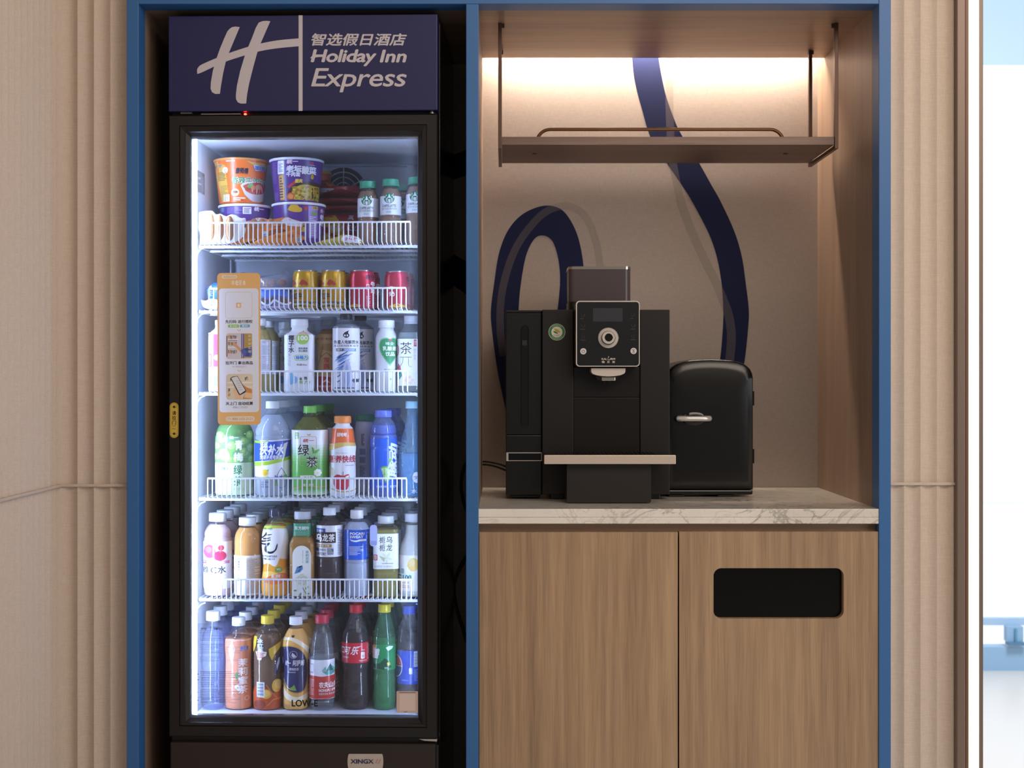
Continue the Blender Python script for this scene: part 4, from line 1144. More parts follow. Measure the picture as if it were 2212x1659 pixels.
r = bottle('tea_bottle', 'dark lemon tea bottle with yellow cap, fridge floor front file', 'bottle', 6, E1, 703,
    [(222, 47), (245, 55), (285, 88), (330, 114), (400, 121), (480, 119), (560, 121), (800, 121), (985, 118)], (152, 222, 56, P('#e0c53a', .35)), CLR, (LIQ('#7a5a3c', .8), 300), [], pr, front=.10, group='drinks on the fridge floor')
files(r, 3, .074, 'dark lemon tea bottle with yellow cap on the fridge floor')
pr = Print()
pr.poly('#f1e3c4', dense([(832, 360), (900, 350), (1000, 410), (1052, 480), (1058, 430), (1000, 370), (930, 330), (850, 330)], 3)); pr.poly('#f1e3c4', dense([(832, 730), (880, 800), (960, 830), (1050, 800), (1052, 840), (960, 870), (870, 850), (832, 790)], 3))
pr.poly('#c79a3e', dense([(836, 408), (900, 392), (980, 420), (1030, 500), (1042, 600), (1036, 720), (1010, 785), (940, 800), (870, 770), (838, 700)], 4)); pr.poly('#30305a', dense([(836, 415), (900, 400), (976, 428), (1024, 504), (1036, 600), (1030, 716), (1004, 778), (940, 790), (874, 762), (838, 694)], 4))
pr.ring('#c9c4cc', 925, 470, 29, 32); pr.poly('#c9c4cc', [(915, 452), (935, 470), (950, 488), (925, 496), (908, 480)])
pr.text('#d5d3da', '统一', 860, 520, 905, 566, .03, .1); pr.text('#d5d3da', '阿萨姆', 918, 516, 1014, 568, .03, .15); pr.text('#d5d3da', '原味奶茶', 890, 582, 968, 606, .02); pr.lines('#a9a6b8', 880, 616, 985, 626, 1, .8, 5, (3, 4))
pr.stroke('#b3a24a', dense([(845, 680), (870, 740), (905, 765), (945, 772)], 4), [2, 3, 4, 6, 8, 8, 9, 9, 8, 6, 5, 4, 3]); pr.poly('#6fa545', dense([(895, 752), (915, 742), (930, 725), (938, 745), (948, 772), (920, 768)], 3))
pr.poly('#4a3b2a', [(908, 310), (922, 322), (936, 308), (930, 326), (914, 328)]); pr.text('#9a7a4a', '奶茶饮料', 850, 895, 900, 922); pr.text('#9a7a4a', '净含量500mL', 875, 925, 965, 942)
r = bottle('milk_tea_bottle', 'tan milk tea bottle with navy oval label and white cap, fridge floor front', 'bottle', 6, E1, 945,
    [(230, 47), (252, 52), (300, 82), (350, 106), (410, 113), (470, 109), (560, 103), (640, 104), (740, 107), (850, 109), (985, 108)], (162, 230, 56, CAPW), CLR, (LIQ('#dba95e', .95), 262),
    [(262, 955, '#dfae62')], pr, front=.10, group='drinks on the fridge floor')
files(r, 3, .072, 'tan milk tea bottle with white cap on the fridge floor')
pr = Print()
pr.rect('#c04038', 1052, 655, 1284, 838); pr.stroke('#c04038', [(1050, 655), (1100, 652), (1168, 660), (1230, 652), (1286, 655)], 8); pr.stroke('#c04038', [(1052, 838), (1168, 846), (1284, 836)], 6)
pr.poly('#2c6a62', [(1202, 608), (1236, 546), (1262, 608)]); pr.poly('#7fb7b2', [(1165, 610), (1185, 580), (1200, 570), (1206, 606)]); pr.poly('#7fb7b2', [(1240, 560), (1272, 590), (1280, 612), (1262, 606)]); pr.poly('#5f9c97', dense([(1170, 612), (1230, 606), (1280, 614), (1250, 640), (1228, 645), (1200, 640)], 3))
pr.rect('#d8a5b8', 1062, 548, 1102, 630); pr.rect('#e8ecf2', 1068, 556, 1094, 616)
pr.text('#f4f0ee', '农夫山泉', 1142, 700, 1300, 752, .05); pr.text('#f4f0ee', 'NONGFU SPRING', 1142, 760, 1318, 784, .04); pr.text('#f0e4e2', '饮用天然水 净含量550ml', 1142, 792, 1306, 812, .01); pr.lines('#e9b9b4', 1058, 680, 1100, 820, 12, .4, 4, (6, 14))
r = bottle('water_bottle', 'clear spring water bottle with red cap and red white label, fridge floor front', 'bottle', 6, E1, 1168,
    [(218, 48), (240, 54), (300, 77), (380, 98), (470, 108), (520, 111), (850, 111), (865, 107), (880, 110), (895, 106), (910, 109), (925, 106), (985, 108)], (143, 218, 58, P('#c8384c', .35)), CLR, (LIQ('#f2f6fa', .08), 300),
    [(515, 848, '#e6ebf3')], pr, front=.10, group='drinks on the fridge floor')
files(r, 3, .071, 'clear water bottle with red cap and red white label on the fridge floor')
pr = Print(); W_ = '#f3e7e6'
pr.text(W_, '可', 1366, 404, 1415, 466, .03, .35); pr.text(W_, '乐', 1412, 398, 1482, 470, .04, .35); pr.stroke(W_, dense([(1440, 400), (1466, 412), (1496, 396)], 4), 5)
pr.text(W_, '口', 1336, 408, 1366, 464, .03, .2); pr.text(W_, '汽水', 1500, 424, 1532, 440, .02); pr.rr(W_, 1498, 448, 1530, 505, 8); pr.text('#c02a35', '日', 1506, 474, 1522, 492, .02); pr.text(W_, '经典美味', 1350, 484, 1395, 500, .01); pr.text(W_, '净含量500mL', 1482, 512, 1548, 526, .01); pr.lines('#efb9b6', 1545, 380, 1566, 520, 12, .4, 6, (10, 20))
r = bottle('cola_bottle', 'dark cola bottle with red label and red cap, fridge floor front', 'bottle', 6, E1, 1455,
    [(128, 46), (150, 50), (200, 66), (260, 92), (320, 112), (370, 118), (540, 118), (600, 110), (680, 107), (780, 113), (880, 116), (940, 104), (985, 92)], (60, 128, 55, P('#cf2c34', .35)), CLR, (LIQ('#2a1a17', .93), 285),
    [(370, 540, '#c92f3a')], pr, front=.108, group='drinks on the fridge floor')
files(r, 3, .073, 'dark cola bottle with red label and red cap on the fridge floor')
pr = Print()
pr.text('#e6efe6', '雪', 1590, 402, 1628, 456, .05, .25); pr.text('#e6efe6', '碧', 1594, 418, 1662, 508, .06, .25); pr.ell('#d7a02d', 1617, 404, 11, 13)
pr.poly('#1e4f33', [(1600, 556), (1660, 545), (1700, 500), (1730, 520), (1760, 580), (1700, 600), (1600, 585)]); pr.poly('#b9c93c', [(1720, 540), (1745, 535), (1750, 560), (1726, 566)]); pr.poly('#cfe6d4', [(1712, 412), (1740, 398), (1772, 404), (1762, 424), (1730, 440)]); pr.text('#b9d8c0', '碧爽', 1700, 575, 1728, 592, .02)
r = bottle('lemonade_bottle', 'green soda bottle with yellow cap and green label, fridge floor front', 'bottle', 6, E1, 1700,
    [(125, 45), (150, 50), (210, 66), (280, 88), (340, 100), (400, 102), (600, 101), (640, 95), (700, 101), (760, 95), (820, 101), (930, 97), (985, 88)], (57, 125, 54, P('#e2d23c', .35)), CLEAR('#aee6c0', .10), (LIQ('#6fcf92', .3), 330),
    [(388, 602, '#2c8a52')], pr, front=.108, group='drinks on the fridge floor')
files(r, 3, .072, 'green soda bottle with yellow cap on the fridge floor')
pr = Print()
pr.ell('#e9e4ea', 1800, 572, 56, 96, 32); pr.poly('#c9353f', [(1800 + 50 * math.cos(t), 568 + 88 * math.sin(t)) for t in [-PI + PI * i / 16 for i in range(17)]] + [(1830, 545), (1790, 535)]); pr.poly('#23327a', [(1800 + 50 * math.cos(t), 576 + 88 * math.sin(t)) for t in [PI * i / 16 for i in range(17)]] + [(1780, 615), (1830, 605)])
pr.text('#2a2f55', '百事可乐', 1770, 556, 1846, 594, .05, .1); pr.rr('#e7eaf4', 1908, 582, 1938, 636, 10); pr.rect('#e7eaf4', 1950, 445, 1990, 575)
for i in range(14): pr.rect('#4a4f60', 1955, 452 + i * 8.5, 1988, 452 + i * 8.5 + 2 + i % 3)
pr.text('#9fb2ea', '净含量500mL', 1850, 680, 1910, 694, .01); pr.lines('#8fa6ea', 1952, 600, 1985, 700, 9, .4, 4, (8, 20))
for i in range(5):
    for j in range(9): pr.ell('#4d6ad6', 1862 + i * 17 + (j % 2) * 8, 470 + j * 15, 3.2 - .3 * i, n=8)
r = bottle('cola_bottle', 'dark cola bottle with blue label and blue cap, fridge floor front', 'bottle', 6, E1, 1911,
    [(140, 46), (160, 52), (200, 68), (260, 92), (330, 105), (430, 107), (720, 106), (760, 98), (820, 103), (930, 101), (985, 92)], (70, 140, 55, P('#3f5fd0', .35)), CLR, (LIQ('#2a1c1c', .92), 285),
    [(438, 722, '#2f4dbd')], pr, front=.108, group='drinks on the fridge floor')
files(r, 3, .072, 'dark cola bottle with blue label and blue cap on the fridge floor')

# ---------------------------------------------------------------- lowest wire shelf (5)
G5 = 'drinks on the lowest wire shelf'
pr = Print()
pr.ell('#d0466a', 228, 500, 52, 62); pr.ell('#e06a88', 218, 485, 26, 30); pr.ell('#c03558', 318, 540, 58, 46); pr.ell('#b02c4c', 322, 530, 36, 20); pr.ell('#c43a5c', 328, 468, 28, 26); pr.stroke('#8fb06a', [(262, 462), (285, 440), (325, 432)], 4); pr.stroke('#8fb06a', [(318, 510), (330, 470), (322, 432)], 4)
pr.rect('#d98aa6', 150, 586, 403, 613); pr.text('#fbeef2', '每日100%维C', 255, 590, 368, 610, .02); pr.text('#2f3340', '维', 172, 632, 220, 698, .02); pr.text('#2f3340', 'C', 236, 640, 290, 700, .03); pr.text('#2f3340', '水', 298, 632, 372, 702, .03); pr.text('#2f3340', '口', 166, 582, 198, 612, .02)
pr.text('#d6d4dc', 'VITAMIN C', 170, 714, 372, 748, .03); pr.text('#4a4a55', '饮料', 262, 778, 290, 792); pr.lines('#b9b4bc', 320, 790, 356, 830, 3, .4, 3)
r = bottle('vitamin_drink_bottle', 'pale pink vitamin drink bottle with cherries on its label, lowest wire shelf front', 'bottle', 5, D1, 300,
    [(235, 68), (258, 72), (290, 104), (340, 128), (380, 124), (410, 134), (600, 134), (840, 131), (940, 126)], (160, 235, 80, CAPW), CLR, (LIQ('#eccbd0', .8), 262),
    [(412, 842, '#f4eef0')], pr, group=G5)
files(r, 3, .073, 'pale pink vitamin drink bottle with white cap on the lowest wire shelf')
pr = Print(); pr.vtext('#4c4f5a', 'C维他命水', 486, 562, 504, 680, .02); pr.vtext('#4c4f5a', '营养素饮料', 486, 714, 500, 820, .01); pr.rect('#d6c6b8', 562, 562, 686, 890); pr.text('#e0913e', '产品名称', 566, 556, 610, 568, .01); pr.lines('#8f8278', 568, 576, 682, 884, 26, .4, 9); pr.poly('#e8a24a', [(444, 620), (462, 655), (444, 690)])
r = bottle('juice_bottle', 'orange vitamin drink bottle with white cap and plain white label, lowest wire shelf front', 'bottle', 5, D1, 573,
    [(272, 68), (292, 78), (330, 106), (380, 121), (430, 124), (600, 124), (940, 121)], (200, 272, 79, P('#e3e6ea', .35)), CLR, (LIQ('#e2a04e', .93), 292), [(540, 925, '#efe9e6')], pr, group=G5)
files(r, 4, .072, 'orange vitamin drink bottle with white cap on the lowest wire shelf')
pr = Print()
pr.stroke('#d9d24a', dense([(700, 296), (780, 282), (870, 280), (950, 292)], 4), 26); pr.stroke('#5fae5a', dense([(740, 272), (820, 266), (900, 272)], 4), 8); pr.stroke('#d0503a', dense([(870, 268), (920, 274), (950, 290)], 3), 8); pr.text('#3f8a3f', '维C系列', 728, 288, 802, 306, .03, .2)
BK = '#33343c'
pr.stroke(BK, [(752, 330), (735, 360), (708, 385)], [10, 14, 8]); pr.stroke(BK, [(738, 352), (770, 350), (800, 344)], [12, 10, 5]); pr.stroke(BK, [(722, 388), (750, 385), (788, 376)], [16, 13, 6]); pr.stroke(BK, [(710, 414), (745, 406), (788, 395)], [14, 14, 8]); pr.stroke(BK, [(706, 436), (740, 436), (776, 428)], [12, 16, 12])
pr.stroke(BK, dense([(776, 425), (744, 462), (748, 500), (790, 512), (830, 486), (846, 430)], 5), [16] * 8 + [20] * 10 + [14] * 6 + [7] * 3)
pr.text('#4a4b55', '元气森林气泡水', 715, 536, 846, 556, .02); pr.text('#4a4b55', '0糖 0脂 0卡', 722, 564, 826, 580, .02)
pr.poly('#f2a93c', dense([(700, 650), (760, 610), (830, 640), (870, 560), (880, 610), (930, 600), (960, 560), (955, 780), (900, 960), (740, 960), (700, 800)], 3)); pr.poly('#f8d06a', dense([(705, 700), (780, 680), (860, 700), (950, 640), (940, 720), (820, 760), (720, 740)], 3)); pr.poly('#e57a3c', dense([(712, 770), (790, 720), (900, 700), (940, 740), (900, 790), (780, 800)], 3))
pr.ell('#7fae4e', 857, 668, 32, 28); pr.text('#eef4e4', 'VC', 838, 656, 876, 674, .03); pr.text('#fff0dc', '维C橙味', 792, 708, 872, 744, .03, .2)
r = bottle('soda_bottle', 'waisted white and orange sparkling drink bottle with dark clear cap, lowest wire shelf', 'bottle', 5, D1, 828,
    [(188, 52), (210, 54), (250, 80), (310, 112), (380, 124), (450, 127), (530, 120), (620, 112), (680, 114), (760, 126), (830, 130), (900, 126), (950, 112)], (115, 188, 59, CLEAR('#4a5064', .55)), CLR, (LIQ('#e99a34', .95), 262),
    [(268, 640, '#f2f2f5'), (640, 800, '#f0a83c')], pr, group=G5)
files(r, 3, .073, 'waisted sparkling drink bottle with dark clear cap on the lowest wire shelf')
pr = Print()
pr.text('#dfeee6', '东方树叶', 1016, 274, 1146, 312, .04); pr.lines('#7fb59c', 1018, 322, 1146, 360, 4, .4, 3, (3, 8))
arch = [(1000, 915), (1163, 915), (1166, 540)] + [(1083 + 83 * math.cos(t), 540 - 92 * math.sin(t)) for t in [PI * i / 18 for i in range(1, 18)]] + [(1000, 540)]
pr.poly('#eef0ea', arch); pr.vtext('#4f9a94', '茉莉花茶', 1116, 492, 1146, 610, .02); pr.lines('#7fb3ae', 1090, 492, 1096, 610, 9, .7, 2, (30, 60)); pr.poly('#5f93c4', [(1018, 704), (1042, 640), (1060, 662), (1090, 628), (1094, 660), (1070, 690), (1040, 700)]); pr.poly('#3a5f94', [(1040, 690), (1062, 664), (1082, 650), (1066, 680)])
for i in range(60):
    a = i * 2.4; q = 52 * math.sqrt(i / 60); pr.ell('#c9d2b4' if i % 2 else '#dfe4cf', 1085 + q * math.cos(a), 760 + q * math.sin(a), 8, 7, 8)
pr.stroke('#6f9a62', [(1085, 810), (1100, 850), (1135, 905)], 7)
for p_ in ((1110, 850, 1140, 815), (1095, 870, 1060, 905), (1115, 890, 1150, 880), (1040, 850, 1012, 862)): pr.poly('#7fae6e', dense([(p_[0], p_[1]), ((p_[0] + p_[2]) / 2 + 10, (p_[1] + p_[3]) / 2 + 8), (p_[2], p_[3]), ((p_[0] + p_[2]) / 2 - 8, (p_[1] + p_[3]) / 2 - 8)], 3))
r = bottle('tea_bottle', 'square jasmine tea bottle with green neck band and white arched label, lowest wire shelf', 'bottle', 5, D1, 1080,
    [(215, 68), (240, 76), (260, 80), (362, 81), (385, 98), (430, 117), (480, 120), (940, 119)], (145, 215, 77, CLEAR('#dfe4ea', .7)), CLEAR('#efe0bd', .04), (LIQ('#c2a06a', .88), 372),
    [(250, 366, '#4f9a78')], pr, ex=5, turn=4, group=G5)
files(r, 4, .072, 'square jasmine tea bottle with green neck band on the lowest wire shelf')
pr = Print()
pr.rect('#3f4fa4', 1203, 292, 1290, 336); pr.text('#e6e8f2', '三得利', 1214, 302, 1268, 328, .03); pr.rect('#3b2f30', 1200, 325, 1382, 424); pr.text('#f0ece8', '乌龙茶', 1208, 340, 1372, 412, .04); pr.rect('#a98a55', 1203, 436, 1346, 464); pr.text('#efe2c8', '乌龙茶 无糖', 1215, 441, 1325, 458, .02); pr.rect('#3f4fa4', 1203, 468, 1232, 500); pr.text('#4a4f60', '净含量500mL', 1238, 474, 1298, 496, .01); pr.text('#3a3d4a', 'SUNTORY', 1200, 511, 1296, 536, .03); pr.rect('#5d606c', 1308, 470, 1362, 528); pr.lines('#d9dce2', 1312, 474, 1360, 526, 5, .4, 3, (8, 16)); pr.lines('#6a6d78', 1398, 300, 1440, 540, 16, .4, 6, (10, 24))
r = bottle('tea_bottle', 'dark oolong tea bottle with white cap and white label, lowest wire shelf front', 'bottle', 5, D1, 1327,
    [(180, 52), (205, 56), (240, 92), (268, 118), (290, 123), (550, 123), (570, 117), (620, 121), (800, 121), (940, 118)], (110, 180, 59, CAPW), CLR, (LIQ('#3d2a27', .93), 232),
    [(266, 552, '#e4e6ec')], pr, group=G5)
files(r, 4, .07, 'dark oolong tea bottle with white cap on the lowest wire shelf')
pr = Print(); pr.text('#eef3fb', 'POCARI', 1516, 327, 1646, 352, .05); pr.text('#eef3fb', 'SWEAT', 1514, 357, 1636, 382, .05); pr.poly('#eef3fb', dense([(1512, 390), (1560, 400), (1610, 392), (1654, 390), (1654, 408), (1600, 408), (1570, 416), (1530, 408)], 3)); pr.lines('#c9d6f2', 1510, 456, 1632, 540, 7, .45, 2, (4, 9)); pr.lines('#9fb4ea', 1660, 330, 1694, 560, 16, .4, 7, (10, 24))
r = bottle('sports_drink_bottle', 'cloudy sports drink bottle with blue label and white cap, lowest wire shelf front', 'bottle', 5, D1, 1577,
    [(210, 53), (228, 58), (255, 92), (295, 116), (330, 123), (575, 123), (600, 122), (615, 117), (640, 122), (940, 119)], (132, 210, 60, CAPW), CLR, (LIQ('#cfdcf2', .7), 240),
    [(305, 578, '#2f5fd0')], pr, group=G5)
files(r, 4, .07, 'cloudy sports drink bottle with blue label and white cap on the lowest wire shelf')
pr = Print(); pr.rect('#eef0ef', 1729, 340, 1962, 662); BKK = '#3f4038'
for ch, x_, y_ in (('栀', 1786, 366), ('栀', 1786, 436), ('乌', 1848, 364), ('龙', 1848, 434)): pr.text(BKK, ch, x_, y_, x_ + 54, y_ + 62, .01, .08)
for a in range(5): t = a * 1.25 + .3; pr.poly('#d9e0cf', dense([(1850, 560), (1850 + 30 * math.cos(t - .4), 560 + 30 * math.sin(t - .4)), (1850 + 58 * math.cos(t), 560 + 58 * math.sin(t)), (1850 + 30 * math.cos(t + .4), 560 + 30 * math.sin(t + .4))], 3))
pr.poly('#b9c79a', dense([(1830, 600), (1800, 560), (1790, 540), (1840, 560)], 3)); pr.ell('#e6d9a0', 1850, 560, 8); pr.rect('#c0554e', 1735, 530, 1771, 582); pr.text('#f2dcd8', '乌龙茶', 1740, 536, 1766, 576, .03, rot=1); pr.text('#8a8c84', '乌龙茶饮料 净含量500mL', 1745, 628, 1905, 646); pr.lines('#9fa39a', 1810, 606, 1910, 616, 1, .8, 2); pr.lines('#8a9488', 1955, 350, 1985, 500, 10, .4, 3, (12, 24))
r = bottle('tea_bottle', 'square olive gardenia tea bottle with white label and a hang tag, lowest wire shelf', 'bottle', 5, D1, 1845,
    [(255, 68), (275, 80), (290, 108), (310, 117), (345, 118), (940, 117)], (185, 255, 77, CLEAR('#e2e6ea', .75)), CLEAR('#eeeacd', .04), (LIQ('#a5a068', .85), 300), [], pr, ex=5, turn=6, group=G5)
K5 = r['_k']
b = MB(); b.prism([(x_ / K5, z_ / K5) for x_, z_ in rrect(-145, -78, 470, 665, 30, 6)], -.0358, -.0352, P('#a9b3dc', .4)); b.prism([(x_ / K5, z_ / K5) for x_, z_ in rrect(-138, -85, 480, 520, 8, 4)], -.0362, -.0358, P('#8f99c8', .4)); o = b.build('hang_tag', r)
files(r, 3, .074, 'square olive gardenia tea bottle on the lowest wire shelf')
pr = Print(); pr.ell('#f3cf6a', 2095, 620, 50, 62); pr.ell('#f6dc8e', 2080, 600, 30, 36); pr.poly('#f3cf6a', [(2040, 632), (2062, 612), (2062, 652)]); pr.text('#3f9490', '水溶', 1953, 655, 2016, 704, .03); pr.text('#3f9490', 'C100', 1953, 714, 2080, 760, .06); pr.lines('#d99a8a', 1958, 782, 2060, 840, 4, .45, 3, (5, 9))
r = bottle('juice_bottle', 'pale lemon drink bottle with long neck and yellow lemon label, lowest wire shelf end', 'bottle', 5, D1, 2090,
    [(240, 62), (262, 66), (330, 72), (390, 88), (440, 114), (490, 128), (540, 132), (860, 131), (940, 127)], (165, 240, 73, CLEAR('#e6eaee', .8)), CLR, (LIQ('#eef0e4', .8), 268), [(537, 862, '#f5f2e4')], pr, group=G5)
files(r, 3, .073, 'pale lemon drink bottle with long neck on the lowest wire shelf')

# ---------------------------------------------------------------- fourth wire shelf from the top (4)
G4 = 'drinks on the fourth wire shelf'
pr = Print()
pr.poly('#6f9f72', [(276, 430), (642, 430), (642, 672), (276, 672)])
for x_, y_, q in ((345, 460, 50), (300, 520, 42), (430, 520, 50), (365, 600, 66), (300, 620, 40), (540, 480, 42), (545, 580, 52), (600, 540, 46), (470, 640, 40), (610, 640, 40), (410, 640, 36), (590, 420, 40), (330, 420, 36)):
    pr.ell('#7fbb58', x_, y_, q, q * 1.0, 20); pr.ell('#a3d676', x_ - q * .12, y_ - q * .14, q * .72, q * .72, 18); pr.ell('#bfe58f', x_ - q * .25, y_ - q * .3, q * .3, q * .26, 12)
pr.ell('#e4e49a', 365, 600, 46, 44); pr.ell('#dba45a', 372, 592, 20, 26)
pr.poly('#cfe8c4', [(276, 670), (642, 670), (642, 962), (276, 962)])
pr.text('#f0f5f4', '统一', 406, 425, 490, 456, .04, out=('#4a8a8a', .03)); pr.text('#f6faf6', '青', 456, 462, 526, 556, .05, out=('#4a8a70', .03)); pr.text('#f6faf6', '梅', 444, 576, 530, 660, .05, out=('#4a8a70', .03)); pr.text('#3f7f5a', '绿', 444, 690, 520, 776, .03); pr.text('#3f7f5a', '茶', 446, 790, 516, 880, .03)
pr.ell('#a9b89a', 366, 720, 38, 40); pr.text('#4f6048', '无糖梅', 336, 708, 396, 736, .02); pr.vtext('#5a8a66', '青梅汁', 346, 792, 362, 850, .01); pr.lines('#6f9f7a', 368, 794, 376, 930, 12, .6, 4, (30, 60)); pr.lines('#7fae88', 606, 740, 636, 900, 14, .4, 6, (12, 30)); pr.text('#7fae88', '绿茶饮料 1L', 442, 894, 540, 920)
bottle('tea_bottle', 'large green plum tea bottle with plums on its label, behind the instruction card', 'bottle', 4, C1, 454,
    [(240, 56), (262, 60), (300, 110), (345, 152), (390, 170), (430, 176), (660, 177), (680, 173), (700, 177), (960, 176), (1000, 174)], (172, 240, 60, P('#e6f2e2', .35)), CLEAR('#d4ecc8', .06), (LIQ('#9cc48a', .6), 300), [], pr, group=G4, front=.102)
pr = Print()
pr.poly('#3559c8', [(636, 462), (700, 470), (800, 478), (972, 462), (972, 610), (860, 636), (720, 652), (636, 664)]); pr.poly('#f3f5fa', [(690, 470), (968, 456), (968, 466), (690, 482)]); pr.poly('#a9d23f', [(640, 466), (690, 474), (768, 468), (768, 488), (690, 494), (640, 490)]); pr.poly('#a9d23f', [(636, 668), (760, 655), (972, 612), (972, 640), (760, 690), (636, 706)])
pr.text('#f5f7fb', '快补水', 690, 500, 906, 602, .05, .3); pr.poly('#f5f7fb', [(900, 500), (938, 482), (920, 560), (912, 610), (896, 650), (886, 680), (894, 610)]); pr.text('#f5f7fb', '快速补充电解质', 692, 598, 888, 640, .03, .2); pr.text('#f5f7fb', '体碱', 694, 474, 762, 520, .03, .1, out=('#2f4fae', .04))
pr.ell('#f2cf4a', 735, 760, 30, 30); pr.ell('#e8b93a', 742, 766, 18, 16); pr.poly('#7fb04a', [(748, 738), (768, 728), (764, 750)]); pr.rr('#9ccf55', 700, 796, 772, 822, 8); pr.text('#f2f7e6', '柠檬味', 708, 800, 764, 818, .03); pr.lines('#5a6a8a', 700, 840, 780, 905, 3, .5, 3, (10, 16))
pr.stroke('#3f62c4', dense([(882, 716), (850, 770), (838, 830), (850, 880), (885, 900), (922, 876), (928, 830), (912, 770), (882, 716)], 4), 5); pr.text('#3559c8', '补水', 814, 780, 898, 822, .04, .15); pr.text('#6fae4a', '快', 900, 778, 936, 824, .03); pr.text('#6fae4a', '快', 822, 836, 856, 880, .03)
r = bottle('water_bottle', 'large clear electrolyte water bottle with blue slanted label and white cap', 'bottle', 4, C1, 805,
    [(180, 56), (205, 60), (235, 82), (290, 126), (340, 150), (385, 163), (425, 158), (445, 164), (470, 166), (960, 166), (1000, 160)], (112, 180, 63, CAPW), CLEAR('#f6f9fe', .08), (LIQ('#dfe9f6', .5), 236),
    [(466, 800, '#eff2f9')], pr, group=G4)
files(r, 2, .135, 'large clear electrolyte water bottle with white cap on the fourth wire shelf')
pr = Print()
def gradbands(y0, y1, c0, c1, n):
    h0 = [int(c0[i:i + 2], 16) for i in (1, 3, 5)]; h1 = [int(c1[i:i + 2], 16) for i in (1, 3, 5)]
    return [(y0 + (y1 - y0) * i / n, y0 + (y1 - y0) * (i + 1) / n, '#%02x%02x%02x' % tuple(round(a + (b_ - a) * i / (n - 1)) for a, b_ in zip(h0, h1))) for i in range(n)]
pr.stroke('#c9b47a', [(1060, 540), (1060, 440), (1072, 432), (1195, 432), (1204, 442), (1204, 530)], 4); pr.stroke('#c9b47a', [(1060, 600), (1060, 690), (1090, 698)], 4); pr.poly('#c7a63f', [(1118, 402), (1136, 414), (1156, 402), (1148, 420), (1128, 420)])
pr.text('#c94a3f', '统一', 1084, 450, 1184, 484, .03, .1); pr.text('#3f4440', '绿', 1040, 502, 1140, 604, .03, out=('#f0f5ea', .05)); pr.text('#3f4440', '茶', 1114, 612, 1216, 710, .03, out=('#f0f5ea', .05)); pr.poly('#5f9f4a', dense([(1172, 586), (1164, 545), (1164, 525), (1182, 545), (1184, 580)], 3)); pr.poly('#6fae55', dense([(1180, 586), (1190, 560), (1224, 546), (1230, 556), (1210, 580)], 3))
for a in range(7): t = a * 2 * PI / 7; pr.ell('#f0f4ee', 1215 + 22 * math.cos(t), 760 + 22 * math.sin(t), 14, 14, 12)
pr.ell('#e9d36a', 1215, 760, 9); pr.poly('#e6f2dc', dense([(1060, 785), (1120, 782), (1180, 784), (1196, 800), (1180, 820), (1090, 820), (1062, 806)], 3)); pr.text('#5f9f4a', '茶多酚', 1092, 792, 1174, 816, .03); pr.stroke('#d9a34a', dense([(990, 910), (1100, 880), (1230, 890), (1318, 880)], 4), 7); pr.text('#e6f2dc', '清香 茉莉', 1085, 858, 1180, 882, .02); pr.rr('#7f9f52', 1016, 392, 1046, 455, 8); pr.vtext('#e9f0dc', '低糖', 1020, 400, 1042, 446, .02)
r = bottle('tea_bottle', 'large green tea bottle with green cap and white to green label', 'bottle', 4, C1, 1148,
    [(220, 54), (246, 60), (290, 98), (340, 146), (375, 170), (400, 176), (655, 176), (672, 170), (690, 176), (960, 176), (1000, 170)], (157, 220, 61, P('#7cc957', .35)), CLEAR('#d8e2b0', .05), (LIQ('#8a8450', .8), 258),
    [(372, 480, '#e9edf2')] + gradbands(480, 680, '#e4ecee', '#6fb357', 8) + [(680, 900, '#66ad4f')] + gradbands(900, 962, '#6cb055', '#cfe3c6', 4), pr, ex=2.25, group=G4)
files(r, 2, .13, 'large green tea bottle with green cap on the fourth wire shelf')
pr = Print()
pr.text('#fdf1ea', '娃哈哈', 1394, 396, 1486, 436, .04, .15); pr.poly('#d6b86a', dense([(1322, 520), (1400, 490), (1500, 488), (1572, 500), (1572, 522), (1480, 520), (1400, 540), (1325, 560)], 3)); pr.text('#b9474f', '营养快线', 1326, 604, 1560, 672, .04, .05); pr.text('#9a9aa4', 'Nutri-Express', 1385, 578, 1492, 590, .01); pr.lines('#b9b0b4', 1470, 692, 1546, 702, 1, .8, 2)
pr.poly('#c6374a', dense([(1368, 800), (1400, 778), (1450, 790), (1500, 776), (1510, 830), (1490, 910), (1440, 918), (1385, 905), (1366, 860)], 3)); pr.poly('#f3ecd8', dense([(1470, 800), (1500, 786), (1505, 800), (1480, 815)], 3)); pr.stroke('#6b4a35', [(1450, 790), (1452, 752)], 5); pr.ell('#dfd6c2', 1352, 752, 26, 36); pr.stroke('#cfae62', dense([(1330, 900), (1420, 935), (1530, 930), (1570, 910)], 3), 8)
bottle('milk_drink_bottle', 'white fruit milk drink bottle with orange top and orange cap', 'bottle', 4, C1, 1447,
    [(315, 66), (335, 70), (362, 96), (400, 103), (450, 108), (500, 118), (540, 126), (600, 121), (700, 122), (920, 125), (1000, 121)], (248, 315, 79, P('#f0964a', .35)), P('#eef0f4', .3), None,
    [(362, 500, '#e8723a')], pr, group=G4)
pr = Print(); pr.lines('#5a6080', 1618, 410, 1648, 520, 14, .5, 2, (10, 20)); pr.lines('#6f7698', 1605, 700, 1655, 805, 16, .5, 4, (8, 20)); pr.rect('#8f97b8', 1604, 545, 1656, 600); pr.rect('#8f97b8', 1604, 620, 1656, 675); pr.rect('#33364a', 1655, 950, 1680, 966)
bottle('milk_drink_bottle', 'white drink bottle with dark green cap turned to show its back print', 'bottle', 4, C1, 1652,
    [(295, 80), (312, 84), (360, 92), (420, 96), (600, 98), (960, 98), (1000, 95)], (232, 295, 91, P('#3f8a66', .35)), P('#d7daea', .35), None, [], pr, group=G4, yc=.225)
pr = Print()
